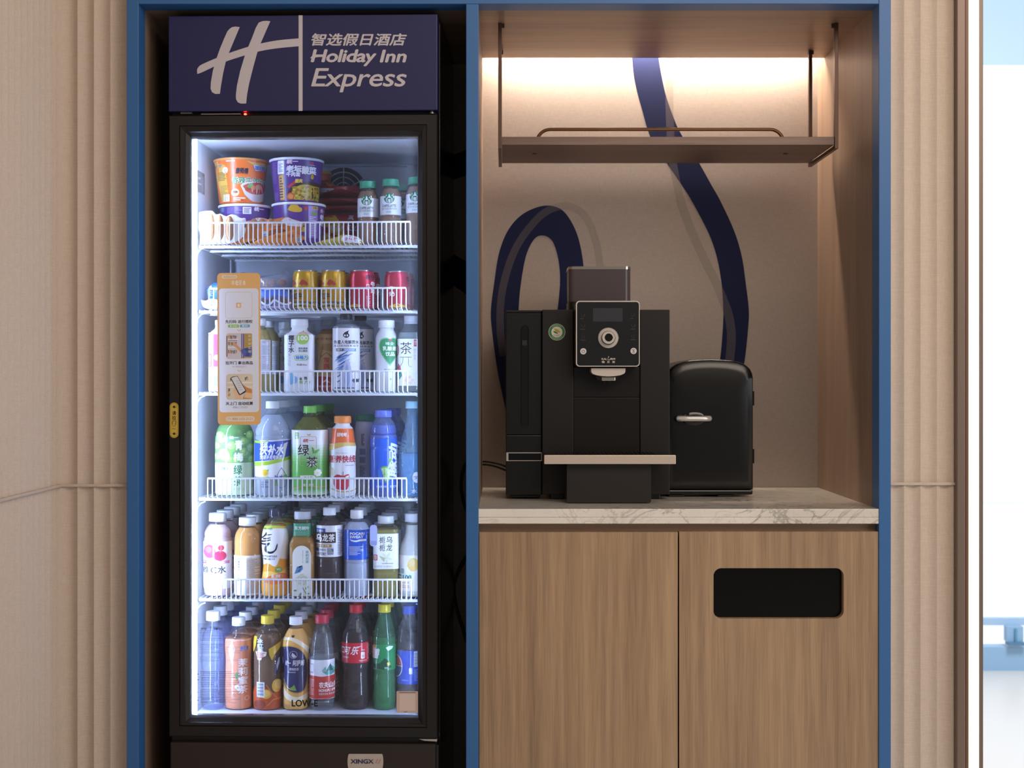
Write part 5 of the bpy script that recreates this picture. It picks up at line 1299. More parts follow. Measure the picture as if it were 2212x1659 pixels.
pr.ell('#6fae5a', 1835, 775, 62, 74); pr.ell('#b9dc9a', 1832, 775, 48, 60)
for a in range(8): t = a * PI / 4; pr.stroke('#6fae5a', [(1832, 775), (1832 + 48 * math.cos(t), 775 + 60 * math.sin(t))], 3)
pr.poly('#3f6fd0', [(1770, 740), (1800, 720), (1840, 860), (1790, 850)]); pr.text('#cfe0f8', '维生素饮料', 1760, 878, 1850, 900, .02); pr.text('#cfe0f8', '青柠口味', 1880, 878, 1942, 900, .02); pr.poly('#8fd07a', [(1868, 640), (1880, 600), (1900, 660), (1880, 690)]); pr.text('#e9f0fb', '脉动', 1866, 490, 1950, 818, .06, .15, 1)
r = bottle('vitamin_drink_bottle', 'blue vitamin drink bottle with violet blue cap and upright white lettering', 'bottle', 4, C1, 1822,
    [(260, 66), (280, 76), (310, 98), (350, 116), (400, 122), (418, 112), (435, 128), (520, 131), (545, 122), (570, 128), (700, 125), (880, 128), (960, 131), (1000, 126)], (195, 260, 76, P('#6f7fe0', .35)), CLEAR('#b9cef8', .2), (LIQ('#4a7be6', .6), 330),
    [(450, 905, '#2f5fc8')], pr, group=G4)
files(r, 2, .105, 'blue vitamin drink bottle with violet blue cap on the fourth wire shelf')
pr = Print(); pr.ell('#e9eef8', 2125, 805, 36, 50); pr.text('#3a6ac0', '巴黎水', 2096, 790, 2150, 822, .02); pr.text('#dfeaf8', '水', 2080, 910, 2132, 950, .02)
bottle('water_bottle', 'clear blue long-necked water bottle with pale cyan cap at the shelf end', 'bottle', 4, C1, 2086,
    [(180, 47), (200, 48), (270, 54), (360, 72), (450, 98), (540, 122), (620, 134), (960, 136), (1000, 130)], (112, 180, 62, P('#a9def0', .35)), CLEAR('#a5dcf7', .22), (LIQ('#6fc6f4', .5), 590), [], pr, group=G4)

# ---------------------------------------------------------------- third wire shelf (3)
G3 = 'drinks on the third wire shelf'
pr = Print(); pr.rect('#d0507f', 228, 692, 415, 988); pr.vtext('#fbeaf2', '每日乳酸菌', 232, 700, 258, 872, .04, .04); pr.vtext('#fbeaf2', '乳酸菌饮品', 234, 880, 248, 980, .02, .1); pr.lines('#f0a9c4', 266, 700, 272, 770, 6, .6, 3, (30, 60)); pr.ell('#eef4e6', 300, 905, 24, 26); pr.ring('#9ccf6a', 300, 905, 20, 25)
pr.ell('#8ac2ee', 258, 1105, 26, 62); pr.ell('#8ac2ee', 300, 1120, 34, 50)
bottle('yogurt_bottle', 'white yogurt drink bottle with pink label half behind the instruction card', 'bottle', 3, B1, 320,
    [(608, 42), (640, 48), (665, 78), (690, 98), (720, 104), (1180, 104), (1240, 100)], (560, 608, 46, CAPW), P('#eceef4', .35), None, [], pr, ex=4, turn=8, group=G3)
pr = Print(); pr.rect('#dfe4f0', 600, 742, 780, 1056); pr.lines('#9aa0b4', 610, 752, 770, 1046, 34, .45, 3, (1.5, 4))
r = bottle('tea_bottle', 'pale yellow tea bottle with white cap and back label beside the instruction card', 'bottle', 3, B1, 694,
    [(612, 46), (640, 52), (680, 84), (740, 103), (800, 107), (1180, 107), (1240, 103)], (550, 612, 49, CAPW), CLEAR('#efe9c8', .06), (LIQ('#cfc79e', .75), 650), [], pr, group=G3)
files(r, 1, .1, 'pale yellow tea bottle with white cap on the third wire shelf')
def coconut(label, cx, dyy, yc=None):
    pr = Print()
    X = lambda v: v - 1052 + cx
    def T(): return None
    pr.vtext('#4a4b52', '椰子水', X(964), 700, X(1016), 862, .04, .04); pr.vtext('#b3b8c4', '果汁饮料', X(960), 868, X(986), 984, .0, .06); pr.lines('#c0c5d0', X(1022), 765, X(1027), 860, 8, .6, 3, (30, 60))
    pr.ell('#a6d45f', X(1090), 726, 57, 60); pr.poly('#f0c4bc', [(X(1090) + 57 * math.cos(t), 726 + 60 * math.sin(t)) for t in [-PI + .5 + (PI - 1.0) * i / 14 for i in range(15)]]); pr.stroke('#7fb04a', [(X(1090), 672), (X(1092), 658)], 9); pr.text('#f4f8ec', '100', X(1048), 706, X(1136), 750, .06)
    pr.text('#5a5d68', '配料简单', X(1054), 812, X(1134), 832, .03); pr.text('#5a5d68', '安心畅饮', X(1054), 836, X(1134), 856, .03); pr.rr('#a6d45f', X(1014), 880, X(1144), 932, 25); pr.rr('#eff2f8', X(1020), 886, X(1138), 926, 20); pr.text('#4a94d8', '味畅力', X(1030), 888, X(1132), 924, .06); pr.text('#70747f', '净含量:450mL', X(1036), 960, X(1130), 980, .02)
    pr.text('#3f4a55', '味', X(1052), 1085, X(1086), 1112, .03); pr.text('#3f4a55', '畅', X(1096), 1078, X(1130), 1108, .03); pr.text('#8fc45a', '畅力!', X(1060), 1114, X(1156), 1146, .03, .15); pr.ell('#8ac2ee', X(990), 1098, 22, 56); pr.ell('#8ac2ee', X(1018), 1108, 26, 36)
    return bottle('coconut_water_bottle', label, 'bottle', 3, B1, cx,
        [(628, 70), (650, 72), (672, 92), (690, 122), (712, 135), (740, 137), (1180, 137), (1240, 134)], (550, 628, 80, CAPW), P('#eef1f7', .35), None, [], pr, ex=5.5, turn=5, group=G3, yc=yc)
r = coconut('front white square coconut water bottle with green round fruit print', 1052, 0)
q = dup(r, FX(400 + 935 / B1[2], .31) - r.location.x, .31 - r.location.y, 0, 'white square coconut water bottle standing back, half hidden by the front one'); INF.append(q)
q = dup(r, FX(400 + 1122 / B1[2], .40) - r.location.x, .40 - r.location.y, 0, 'white square coconut water bottle deepest on the third wire shelf, mostly hidden'); INF.append(q)
pr = Print(); pr.text('#b05048', '累了困了', 1214, 724, 1284, 746, .02); pr.text('#b05048', '喝东鹏', 1292, 724, 1352, 746, .02)
pr.poly('#b58a55', [(1240, 830), (1262, 778), (1350, 778), (1352, 850)]); pr.stroke('#7a5236', [(1245, 900), (1300, 860), (1350, 900)], 5); pr.stroke('#7a5236', [(1225, 980), (1255, 860), (1270, 800)], 4); pr.vtext('#c04a42', '东鹏', 1272, 900, 1326, 1012, .07, .02); pr.poly('#a5383a', [(1190, 1090), (1240, 1076), (1300, 1080), (1420, 1090), (1424, 1222), (1192, 1222)]); pr.poly('#d9c09a', [(1250, 1140), (1295, 1100), (1340, 1140), (1295, 1124)]); pr.text('#e9d3b4', '维生素功能饮料', 1232, 1158, 1345, 1176, .02)
bottle('energy_drink_bottle', 'brown energy drink bottle with clear outer cap behind the white coconut water', 'bottle', 3, B1, 1316,
    [(612, 52), (640, 60), (665, 84), (700, 106), (760, 114), (850, 108), (960, 110), (1080, 116), (1240, 112)], (560, 608, 50, P('#b8b0a6', .4)), CLR, (LIQ('#b58450', .85), 640), [(690, 1210, '#c9a571')], pr, group=G3, yc=.196, overcap=(530, 650, 80, CLEAR('#d8dee8', .18)))
def alien(label, cx, **k):
    pr = Print(); X = lambda v: v - 1480 + cx
    pr.poly('#363a46', dense([(X(1505), 656), (X(1496), 680), (X(1508), 700), (X(1498), 720), (X(1478), 726), (X(1458), 716), (X(1452), 696), (X(1466), 676)], 3)); pr.ell('#eef1f8', X(1468), 704, 7, 10); pr.ell('#eef1f8', X(1490), 704, 7, 10)
    pr.text('#4a4f5e', '外星人电解质水', X(1370), 746, X(1592), 782, .03); pr.text('#5a6070', 'ALIENERGY', X(1370), 790, X(1590), 806, .03, 0, 0, 1.3); pr.rr('#4a5060', X(1390), 822, X(1566), 848, 5); pr.poly('#6fa8dc', [(X(1460), 822), (X(1566), 822), (X(1566), 848), (X(1450), 848)]); pr.text('#f2f5fa', '0糖0卡', X(1396), 826, X(1444), 844, .02); pr.text('#f2f5fa', '电解质饮料', X(1466), 826, X(1556), 844, .02)
    rr2 = random.Random(4)
    for i in range(26):
        x0_ = X(1372 + rr2.random() * 60); y0_ = 900 + rr2.random() * 250; pr.stroke(rr2.choice(('#3f66b8', '#5f88d0', '#8fb0e0', '#35508f')), [(x0_, y0_), (x0_ + 30, y0_ - 18), (x0_ + 70 + rr2.random() * 60, y0_ - 46 - rr2.random() * 20)], [3, 12, 4])
    pr.poly('#c3cbe6', dense([(X(1450), 1010), (X(1474), 930), (X(1500), 930), (X(1524), 1010), (X(1546), 1120), (X(1530), 1190), (X(1430), 1190), (X(1424), 1110)], 3)); pr.poly('#9fb0dc', dense([(X(1470), 1010), (X(1486), 960), (X(1500), 1010), (X(1510), 1120), (X(1480), 1180), (X(1462), 1110)], 3))
    pr.text('#3f4658', '电解', X(1530), 1096, X(1592), 1132, .05, .1); pr.lines('#6a7183', X(1380), 1176, X(1560), 1194, 1, .7, 4, (5, 12))
    return bottle('electrolyte_water_bottle', label, 'bottle', 3, B1, cx,
        [(555, 50), (575, 56), (600, 92), (630, 120), (650, 127), (1000, 128), (1180, 127), (1240, 124)], (505, 555, 57, P('#2b2c33', .35)), CLEAR('#eef2f6', .08), (LIQ('#d5dfea', .3), 600), [(636, 1205, '#eff1f7')], pr, group=G3, **k)
r = alien('white electrolyte water bottle with black cap and blue brushwork at the shelf front', 1480)
INF.append(dup(r, FX(400 + 1612 / B1[2], .2) - r.location.x, .2 - r.location.y, 0, 'white electrolyte water bottle with black cap standing behind its twin'))
pr = Print()
pr.poly('#8fc49a', dense([(1880, 984), (1806, 880), (1784, 800), (1800, 740), (1850, 722), (1880, 734), (1910, 722), (1962, 742), (1974, 800), (1950, 890)], 4)); pr.poly('#3f9a62', dense([(1880, 968), (1812, 876), (1792, 802), (1806, 748), (1850, 732), (1880, 744), (1910, 732), (1955, 750), (1966, 802), (1944, 886)], 4))
pr.poly('#c9403f', [(1866, 738), (1882, 752), (1900, 738), (1894, 754), (1872, 754)]); pr.text('#eaf4ea', '味全', 1842, 762, 1918, 792, .02); pr.text('#f3f9f2', '乳酸菌', 1816, 802, 1942, 842, .03); pr.text('#f3f9f2', '饮品', 1840, 852, 1922, 892, .03); pr.text('#8aa99a', '原味口味', 1828, 1006, 1942, 1024, .01); pr.text('#6fae7a', '香', 1876, 1090, 1898, 1112, .02)
r = bottle('yogurt_bottle', 'translucent white yogurt drink bottle with a green drop-shaped label', 'bottle', 3, B1, 1850,
    [(630, 66), (655, 70), (690, 92), (740, 104), (860, 104), (960, 100), (1040, 104), (1180, 106), (1240, 102)], (560, 630, 76, CAPW), P('#e3e8ee', .3), None, [], pr, group=G3)
files(r, 1, .12, 'translucent white yogurt drink bottle on the third wire shelf')
pr = Print(); pr.rect('#f1f1f2', 1938, 735, 2215, 1162); pr.text('#4b5052', '茶', 1984, 764, 2084, 874, -.008); pr.stroke('#4b5052', [(1980, 902), (2084, 902)], 4); pr.stroke('#4b5052', [(2010, 902), (2004, 950), (1980, 990)], 4); pr.stroke('#4b5052', [(2056, 902), (2056, 970), (2070, 990), (2086, 986)], 4); pr.ell('#e0869c', 1948, 838, 26, 56); pr.ell('#f0b9c4', 1948, 838, 19, 46); pr.rect('#d0505a', 2104, 742, 2128, 804); pr.vtext('#f6e0e2', '柚子', 2107, 748, 2125, 798, .03); pr.vtext('#c0a0a4', '柚子绿茶', 2100, 820, 2122, 930, -.005); pr.poly('#c0506a', [(1955, 1000), (1968, 955), (1985, 990), (1990, 1020), (1975, 1040)]); pr.poly('#3f8f86', [(1970, 1040), (1990, 1020), (2000, 1070), (1975, 1110)])
for i in range(6): pr.ell('#f2ccd0', 2060 + 28 * math.cos(i), 1110 + 28 * math.sin(i), 14, 14, 10)
bottle('tea_bottle', 'square clear fruit tea bottle with white label and clear cap at the shelf end', 'bottle', 3, B1, 2080,
    [(596, 68), (625, 72), (650, 96), (680, 122), (720, 132), (760, 134), (1180, 134), (1240, 130)], (520, 596, 75, CLEAR('#e6ecf2', .75)), CLEAR('#eef6f6', .06), (LIQ('#cfe0e0', .35), 676), [], pr, ex=4.5, turn=4, group=G3)

# ---------------------------------------------------------------- second wire shelf: cans and snack packs (2)
G2_ = 'cans on the second wire shelf'
def can(name, label, cx, top, hw, col, pr, yc=.135, rim='#c9cdd4'):
    ox, oy, s = B1; pxc = ox + cx / s; K = KL(pxc, yc) * s; bz = SZ[1]; x = FX(pxc, yc)
    zo = lambda Y: FZ(oy + Y / s, yc, pxc) - bz
    h = zo(top); R_ = hw / K
    prof = [(R_ * .80, .001), (R_ * .86, .004), (R_, .011), (R_, h - .019), (R_ * .985, h - .016), (R_ * .99, h - .0145), (R_ * .955, h - .0115), (R_ * .96, h - .0102), (R_ * .905, h - .006), (R_ * .875, h - .003)]
    wx = FM @ Vector((x, yc, 0)); root = empty(name, label, 'can', (x, yc, bz), math.atan2(-wx.x, 3 + wx.y) - FA, G2_); INF.append(root)
    MB().lathe(prof, P(col, .28, .35), 44).build('body', root)
    MB().lathe([(R_ * .875, h - .003), (R_ * .90, h - .0012), (R_ * .88, h), (R_ * .84, h - .001), (R_ * .82, h - .004)], P(rim, .25, .9), 44).build('rim', root)
    b = MB().lathe([(R_ * .78, 0), (R_ * .86, .0008), (R_ * .865, .004)], P(rim, .25, .9), 44); b.build('base', root)
    def RR(z):
        for (r0, z0), (r1, z1) in zip(prof, prof[1:]):
            if z0 <= z <= z1: return r0 + (r1 - r0) * (z - z0) / (z1 - z0)
        return R_
    def fn(X, Y, li):
        xx = (X - cx) / K; z = min(max(zo(Y), .0045), h - .005); r = RR(z); xx = max(-.985 * r, min(.985 * r, xx)); f = 1 + (.0004 + .00005 * li) / r
        return (xx * f, -math.sqrt(r * r - xx * xx) * f, z)
    mb = MB(); pr.emit(mb, fn, cut=(hw / 10, 40), rough=.3); mb.build('print', root)
    return root
def goldprint(c):
    pr = Print(); X = lambda v: v - 1108 + c
    pr.ell('#e0b92c', X(1036), 224, 32, 32); bull = [(1048, 246), (1050, 225), (1062, 205), (1078, 192), (1090, 198), (1108, 210), (1126, 226), (1134, 244), (1122, 240), (1116, 252), (1108, 236), (1096, 240), (1080, 238), (1074, 252), (1066, 238), (1056, 238)]
    pr.poly('#b0413a', [(X(x_), y_) for x_, y_ in bull]); pr.poly('#b0413a', [(X(2 * 1036 - x_), y_) for x_, y_ in bull]); pr.stroke('#b0413a', [(X(1118), 222), (X(1126), 200), (X(1132), 182)], 4)
    pr.text('#4b3c1e', '红牛', X(998), 312, X(1076), 374, .06); pr.text('#4b3c1e', '红牛', X(1000), 288, X(1050), 306, .05); pr.rect('#3b3c44', X(985), 396, X(1230), 440); pr.text('#d9cf9f', '维生素风味饮料', X(1000), 404, X(1140), 428, .03); pr.ring('#d9cf9f', X(1186), 416, 9, 13, 16); pr.lines('#8a6d22', X(1148), 140, X(1196), 380, 22, .4, 3, (4, 14))
    return pr
r = can('drink_can', 'gold energy drink can with red bulls, beside the brown egg packs', 1108, 104, 119, '#c79a20', goldprint(1108))
r2 = can('drink_can', 'gold energy drink can standing beside the red cans', 1363, 104, 119, '#c79a20', goldprint(1363))
INF.append(dup(r, 0, .066, 0, 'gold energy drink can behind the one beside the egg packs')); INF.append(dup(r2, 0, .066, 0, 'gold energy drink can behind the one beside the red cans'))
pr = Print(); pr.text('#33293a', '旺仔', 1660, 148, 1744, 194, .05); pr.vtext('#f7ecec', '牛奶', 1702, 206, 1744, 320, .05); pr.rect('#f3e3e0', 1664, 236, 1690, 284); pr.rect('#c8304a', 1669, 242, 1685, 278); pr.lines('#f1c0c4', 1664, 345, 1700, 440, 9, .4, 3, (8, 24)); pr.poly('#e3bf3a', [(1512, 428), (1560, 415), (1610, 425), (1612, 446), (1516, 446)]); pr.rect('#2a2c48', 1512, 444, 1640, 450)
r = can('drink_can', 'red milk drink can beside the gold cans, lettering in black and white', 1624, 104, 119, '#c22f48', pr)
pr = Print(); pr.vtext('#2c2430', '旺仔', 2032, 164, 2062, 214, .05); pr.vtext('#f7ecec', '牛奶', 1874, 250, 1926, 350, .05); pr.poly('#e3bf3a', [(1880, 430), (1950, 412), (2020, 430), (2020, 448), (1880, 448)]); pr.lines('#f1c0c4', 2040, 260, 2060, 420, 14, .4, 3, (12, 30))
r2 = can('drink_can', 'red milk drink can at the shelf end, set apart from the others', 1950, 113, 119, '#c22f48', pr)
INF.append(dup(r, .004, .068, 0, 'red milk drink can behind the one beside the gold cans')); INF.append(dup(r2, .004, .068, 0, 'red milk drink can behind the one at the shelf end'))

# soft packs: pillows grown from an outline
def ray_t(px, pz, poly, c):
    dx, dz = px - c[0], pz - c[1]
    best = 1e-9
    n = len(poly)
    for i in range(n):
        (x1_, z1_), (x2_, z2_) = poly[i], poly[(i + 1) % n]
        ex_, ez_ = x2_ - x1_, z2_ - z1_; den = dx * ez_ - dz * ex_
        if abs(den) < 1e-12: continue
        t = ((x1_ - c[0]) * ez_ - (z1_ - c[1]) * ex_) / den; u = ((x1_ - c[0]) * dz - (z1_ - c[1]) * dx) / den
        if t > 0 and -1e-6 <= u <= 1 + 1e-6: best = max(best, 1 / t)
    return best
class Pack:
    def __init__(s, view, outline, y, thick, sh, seed=1, wr=.0012, lean=0):
        ox, oy, k = view; s.view = view; s.y = y
        px = ox + sum(p[0] for p in outline) / len(outline) / k; s.px = px
        pts = [FL(ox + X / k, oy + Y / k, y) for X, Y in outline]; s.bz = SZ[sh - 1]
        zmin = min(p.z for p in pts); s.dz = max(0, s.bz + .0005 - zmin)
        if zmin > s.bz + .0005 and zmin - s.bz < .02: s.dz = s.bz + .0005 - zmin
        s.poly = [(p.x, p.z - s.bz + s.dz) for p in pts]
        s.c = (sum(p[0] for p in s.poly) / len(pts), sum(p[1] for p in s.poly) / len(pts))
        s.root_loc = (s.c[0], y, s.bz); s.th = thick; s.seed = seed; s.wr = wr; s.lean = lean
        s.rnd = random.Random(seed); s.ph = [s.rnd.random() * 6 for _ in range(6)]
    def surf(s, x, z):
        t = min(ray_t(x, z, s.poly, s.c), 1) if (abs(x - s.c[0]) + abs(z - s.c[1])) > 1e-6 else 0
        h = s.th * math.sqrt(max(0, 1 - t ** 2.2))
        a = math.atan2(z - s.c[1], x - s.c[0])
        w = s.wr * (math.sin(7 * a + s.ph[0]) * math.sin(9 * t + s.ph[1]) + math.sin(190 * x + s.ph[2]) * .5 + math.sin(150 * z + 60 * x + s.ph[3]) * .6)
        return h, w * (.4 + .6 * t)
    def mesh(s, mb, mat, scale=1, back=True):
        pl = dense(s.poly + [s.poly[0]], 4)[:-1] if len(s.poly) > 6 else s.poly
        n = len(pl); rings = [0.0001, .2, .4, .6, .78, .9, .97, 1]
        for sg in ((-1, 1) if back else (-1,)):
            vs = []
            for t in rings:
                for x, z in pl:
                    xx = s.c[0] + (x - s.c[0]) * t; zz = s.c[1] + (z - s.c[1]) * t; h, w = s.surf(xx, zz)
                    yy = sg * h * scale + w if t < 1 else w * .6
                    vs.append((xx - s.c[0], yy, max(zz, .0003)))
            fs = []
            for k in range(len(rings) - 1):
                for i in range(n):
                    q = (k * n + i, k * n + (i + 1) % n, (k + 1) * n + (i + 1) % n, (k + 1) * n + i); fs.append(q if sg > 0 else q[::-1])
            mb.add(vs, fs, mat, True)
        return mb
    def pt(s, X, Y, li, off=.0006):
        p = FL(s.view[0] + X / s.view[2], s.view[1] + Y / s.view[2], s.y); x, z = p.x, p.z - s.bz + s.dz
        h, w = s.surf(x, z); return (x - s.c[0], -h + w - off - .00005 * li, max(z, .0005))
def pack(name, label, cat, view, outline, y, thick, sh, mat, pr=None, seed=1, wr=.0012, group=None):
    p = Pack(view, outline, y, thick, sh, seed, wr)
    mb = MB(); p.mesh(mb, mat)
    if pr is None:
        o = mb.build(name, loc=p.root_loc, fix=True); tag(o, label, cat, group); INF.append(o); return o, p
    root = empty(name, label, cat, p.root_loc, 0, group); INF.append(root)
    mb.build('wrapper', root, fix=True)
    m2 = MB(); pr.emit(m2, p.pt, cut=(18, 18)); m2.build('print', root)
    return root, p
def blob(parent, p, X, Y, rx, ry, mat, name, dy=0, ryd=None):
    """egg or sausage inside a pack, view coordinates"""
    s = p.view[2]; K = KL(p.px, p.y) * s
    q = FL(p.view[0] + X / s, p.view[1] + Y / s, p.y); d = (ryd or min(rx, ry)) / K
    MB().ell((q.x - p.c[0], dy, q.z - p.bz + p.dz), rx / K, d, ry / K, mat, 20, 14).build(name, parent)
FILM = CLEAR('#eef2fa', .10, 1, .06); WFILM = CLEAR('#f4f4fa', .75, .6, .2)
EGG = P('#a9613a', .3); SAU = P('#b07a4e', .28)
B5 = (410, 560, 2212 / 250)
# blue pouch and white-edged pack at the hinge side, half behind the card
pr = Print(); pr.poly('#e6ebf8', [(380, 490), (440, 470), (450, 520), (400, 540)]); pr.lines('#cfdcf8', 380, 600, 500, 700, 4, .4, 3)
pack('snack_pouch', 'crumpled blue snack pouch half behind the instruction card', 'snack', B5, [(318, 545), (350, 500), (420, 470), (450, 425), (560, 430), (640, 520), (660, 760), (600, 940), (420, 960), (360, 800), (330, 640)], .15, .018, 2, P('#2f6fd8', .3), pr, 3, .0022, 'snacks on the second wire shelf')
o, p = pack('egg_pack', 'white-edged snack pack low beside the light tube on the second shelf', 'snack', B5, [(215, 785), (300, 800), (400, 760), (520, 775), (640, 800), (640, 960), (400, 968), (260, 920)], .088, .008, 2, P('#eceef6', .35), Print().text('#5a76b8', '香卤', 400, 860, 520, 910, .02).text('#b8506a', '蛋', 560, 850, 610, 910, .02), 5, .0012, 'snacks on the second wire shelf')
# egg packs beside the cans
root = empty('egg_pack', 'clear pack of brown marinated eggs with a peaked white film corner', 'snack', (0, 0, 0), 0, 'snacks on the second wire shelf')
p = Pack(B5, [(1240, 360), (1400, 320), (1600, 300), (1760, 270), (1840, 185), (1900, 270), (1980, 330), (1990, 540), (1900, 600), (1700, 610), (1400, 600), (1230, 560)], .18, .024, 2, 7)
p.dz = 0
p.poly = [(x_, z_) for x_, z_ in p.poly]
zlow = min(z_ for _, z_ in p.poly)
root.location = p.root_loc; INF.append(root)
# the peaked pack leans on the lower one: carry its film down to the shelf behind
mb = MB(); p.mesh(mb, CLEAR('#dfe4f0', .2, .8, .12)); mb.build('film', root, fix=True)
for X, Y in ((1560, 440), (1760, 450), (1380, 430), (1480, 540)): blob(root, p, X, Y, 95, 72, EGG, 'egg', .0)
pl = MB(); lo = Pack(B5, [(1260, 560), (1960, 560), (1960, 960), (1260, 960)], .19, .012, 2, 9); lo.c = (p.c[0], lo.c[1]); lo.mesh(pl, P('#3a4f9c', .35)); pl.build('film_base', root, fix=True)
root = empty('egg_pack', 'clear pack of brown eggs with wavy white edge and blue top behind the guard', 'snack', (0, 0, 0), 0, 'snacks on the second wire shelf')
p = Pack(B5, [(1250, 600), (1400, 560), (1560, 540), (1700, 520), (1830, 560), (1940, 640), (1990, 800), (1960, 955), (1700, 965), (1400, 965), (1240, 930)], .122, .022, 2, 11)
root.location = p.root_loc; INF.append(root)
MB_ = MB(); p.mesh(MB_, CLEAR('#dbe1f0', .12, .8, .1)); MB_.build('film', root, fix=True)
for X, Y in ((1400, 800), (1580, 790), (1790, 790), (1900, 840)): blob(root, p, X, Y, 92, 70, EGG, 'egg', .0)
pr = Print(); pr.poly('#3f6ad0', dense([(1270, 600), (1420, 565), (1560, 548), (1700, 530), (1820, 570), (1900, 640), (1880, 720), (1700, 690), (1500, 720), (1280, 700)], 3)); pr.stroke('#dfe6f8', [(1480, 580), (1560, 560), (1640, 575), (1700, 548)], 22)
pr.poly('#8f7fa8', dense([(1260, 860), (1400, 850), (1500, 900), (1600, 880), (1650, 800), (1720, 830), (1850, 880), (1950, 850), (1950, 945), (1700, 955), (1400, 955), (1260, 930)], 3)); pr.stroke('#eef0f8', dense([(1255, 790), (1360, 800), (1440, 850), (1520, 880), (1600, 830), (1650, 780), (1720, 810), (1800, 850), (1890, 860), (1950, 820)], 3), 34); pr.lines('#e3e2f0', 1300, 900, 1900, 940, 2, .5, 3)
m2 = MB(); pr.emit(m2, p.pt, cut=(60, 60)); m2.build('print', root)
pack('bread_pack', 'small clear-topped pack peeping over the instruction card', 'snack', B5, [(880, 250), (960, 220), (1000, 200), (1060, 205), (1130, 240), (1200, 300), (1210, 960), (860, 960)], .23, .02, 2, CLEAR('#a9917c', .7, .6, .15), None, 13, .0015, 'snacks on the second wire shelf')

# ---------------------------------------------------------------- top wire shelf (1)
def noodle_cup(label, cx, top, hw_top, bot, hw_bot, col, pr, yc, rim='#e3e4ee', base_z=None, lid='#c9b27a', group='instant noodle cups on the top wire shelf', turn=None):
    ox, oy, s = A1; pxc = ox + cx / s; K = KL(pxc, yc) * s; x = FX(pxc, yc)
    bz = SZ[0] if base_z is None else base_z
    zt = FZ(oy + top / s, yc, pxc) - bz
    hgt = (bot - top) / K if base_z is None else zt
    zo = lambda Y: FZ(oy + Y / s, yc, pxc) - bz
    r0, r1 = hw_bot * .975 / K, hw_top * .975 / K
    prof = [(r0 * .93, 0), (r0, .003), (r0 * 1.01, .006), (r1 * .955, zt - .006)]
    wx = FM @ Vector((x, yc, 0)); root = empty('noodle_cup', label, 'instant noodles', (x, yc, bz), math.atan2(-wx.x, 3 + wx.y) - FA if turn is None else turn, group); INF.append(root)
    MB().lathe(prof, P(col, .3), 48).build('cup', root)
    MB().lathe([(r1 * .955, zt - .0058), (r1 * .985, zt - .006), (r1, zt - .0035), (r1, zt - .0012), (r1 * .97, zt - .0003)], P(rim, .3), 48, cap1=False).build('rim', root)
    MB().lathe([(r1 * .97, zt - .0008), (r1 * .97, zt - .0002)], P(lid, .3, .2), 48).build('lid', root)
    def RR(z): return r0 * 1.01 + (r1 * .955 - r0 * 1.01) * (z - .006) / (zt - .012)
    def fn(X, Y, li):
        xx = (X - cx) / K; z = min(max(zo(Y), .006), zt - .0065); r = RR(z); xx = max(-.985 * r, min(.985 * r, xx)); f = 1 + (.0004 + .00005 * li) / r
        return (xx * f, -math.sqrt(r * r - xx * xx) * f, z)
    if pr:
        mb = MB(); pr.emit(mb, fn, cut=(hw_top / 12, 0), rough=.3); mb.build('print', root)
    root['_zt'] = zt
    return root, bz + zt
YC_ = .22
# lower cups
pr = Print()
pr.rect('#5f7fa0', 338, 735, 365, 775); pr.lines('#a493c8', 392, 740, 522, 800, 8, .4, 3, (2, 6)); pr.rect('#e6e4ee', 530, 738, 606, 800); pr.lines('#5a4a78', 538, 748, 600, 796, 4, .5, 3, (8, 14)); pr.text('#e6e0ee', '统一', 630, 730, 720, 772, .05, .05, out=('#c03a4a', .03))
cupA, zA = noodle_cup('purple noodle cup at the bottom of the stack, under the orange cup', 550, 706, 250, 1062, 196, '#5a3a86', pr, YC_)
pr = Print()
pr.poly('#c0454f', [(862, 716), (874, 726), (888, 716), (882, 730), (868, 730)]); pr.poly('#d8b03a', dense([(944, 760), (975, 716), (1020, 712), (1050, 740), (1072, 750), (1066, 780), (1010, 785), (960, 772)], 3)); pr.poly('#c03a35', dense([(1082, 715), (1100, 740), (1124, 730), (1118, 760), (1096, 770)], 3))
pr.rect('#9a82cf', 1130, 725, 1212, 1010); pr.rect('#d9c05a', 1164, 726, 1216, 756); pr.text('#5a4a20', '大满足', 1170, 732, 1212, 750, .02); pr.rect('#7fae4a', 1160, 775, 1206, 806); pr.lines('#e3dcf4', 1140, 820, 1200, 1000, 12, .4, 3, (10, 20)); pr.rect('#c9a83a', 1026, 892, 1106, 960); pr.lines('#4a3a1a', 1034, 900, 1100, 955, 2, .6, 3, (12, 20)); pr.text('#e8c9d0', '统一', 1238, 738, 1282, 776, .04, .05, out=('#c03a4a', .03)); pr.vtext('#ece9f4', '老坛', 1232, 785, 1272, 900, .05)
cupB, zB = noodle_cup('purple noodle cup at the bottom of the stack beside the red bags', 1045, 692, 255, 1062, 200, '#5a3a86', pr, YC_)
pr = Print()
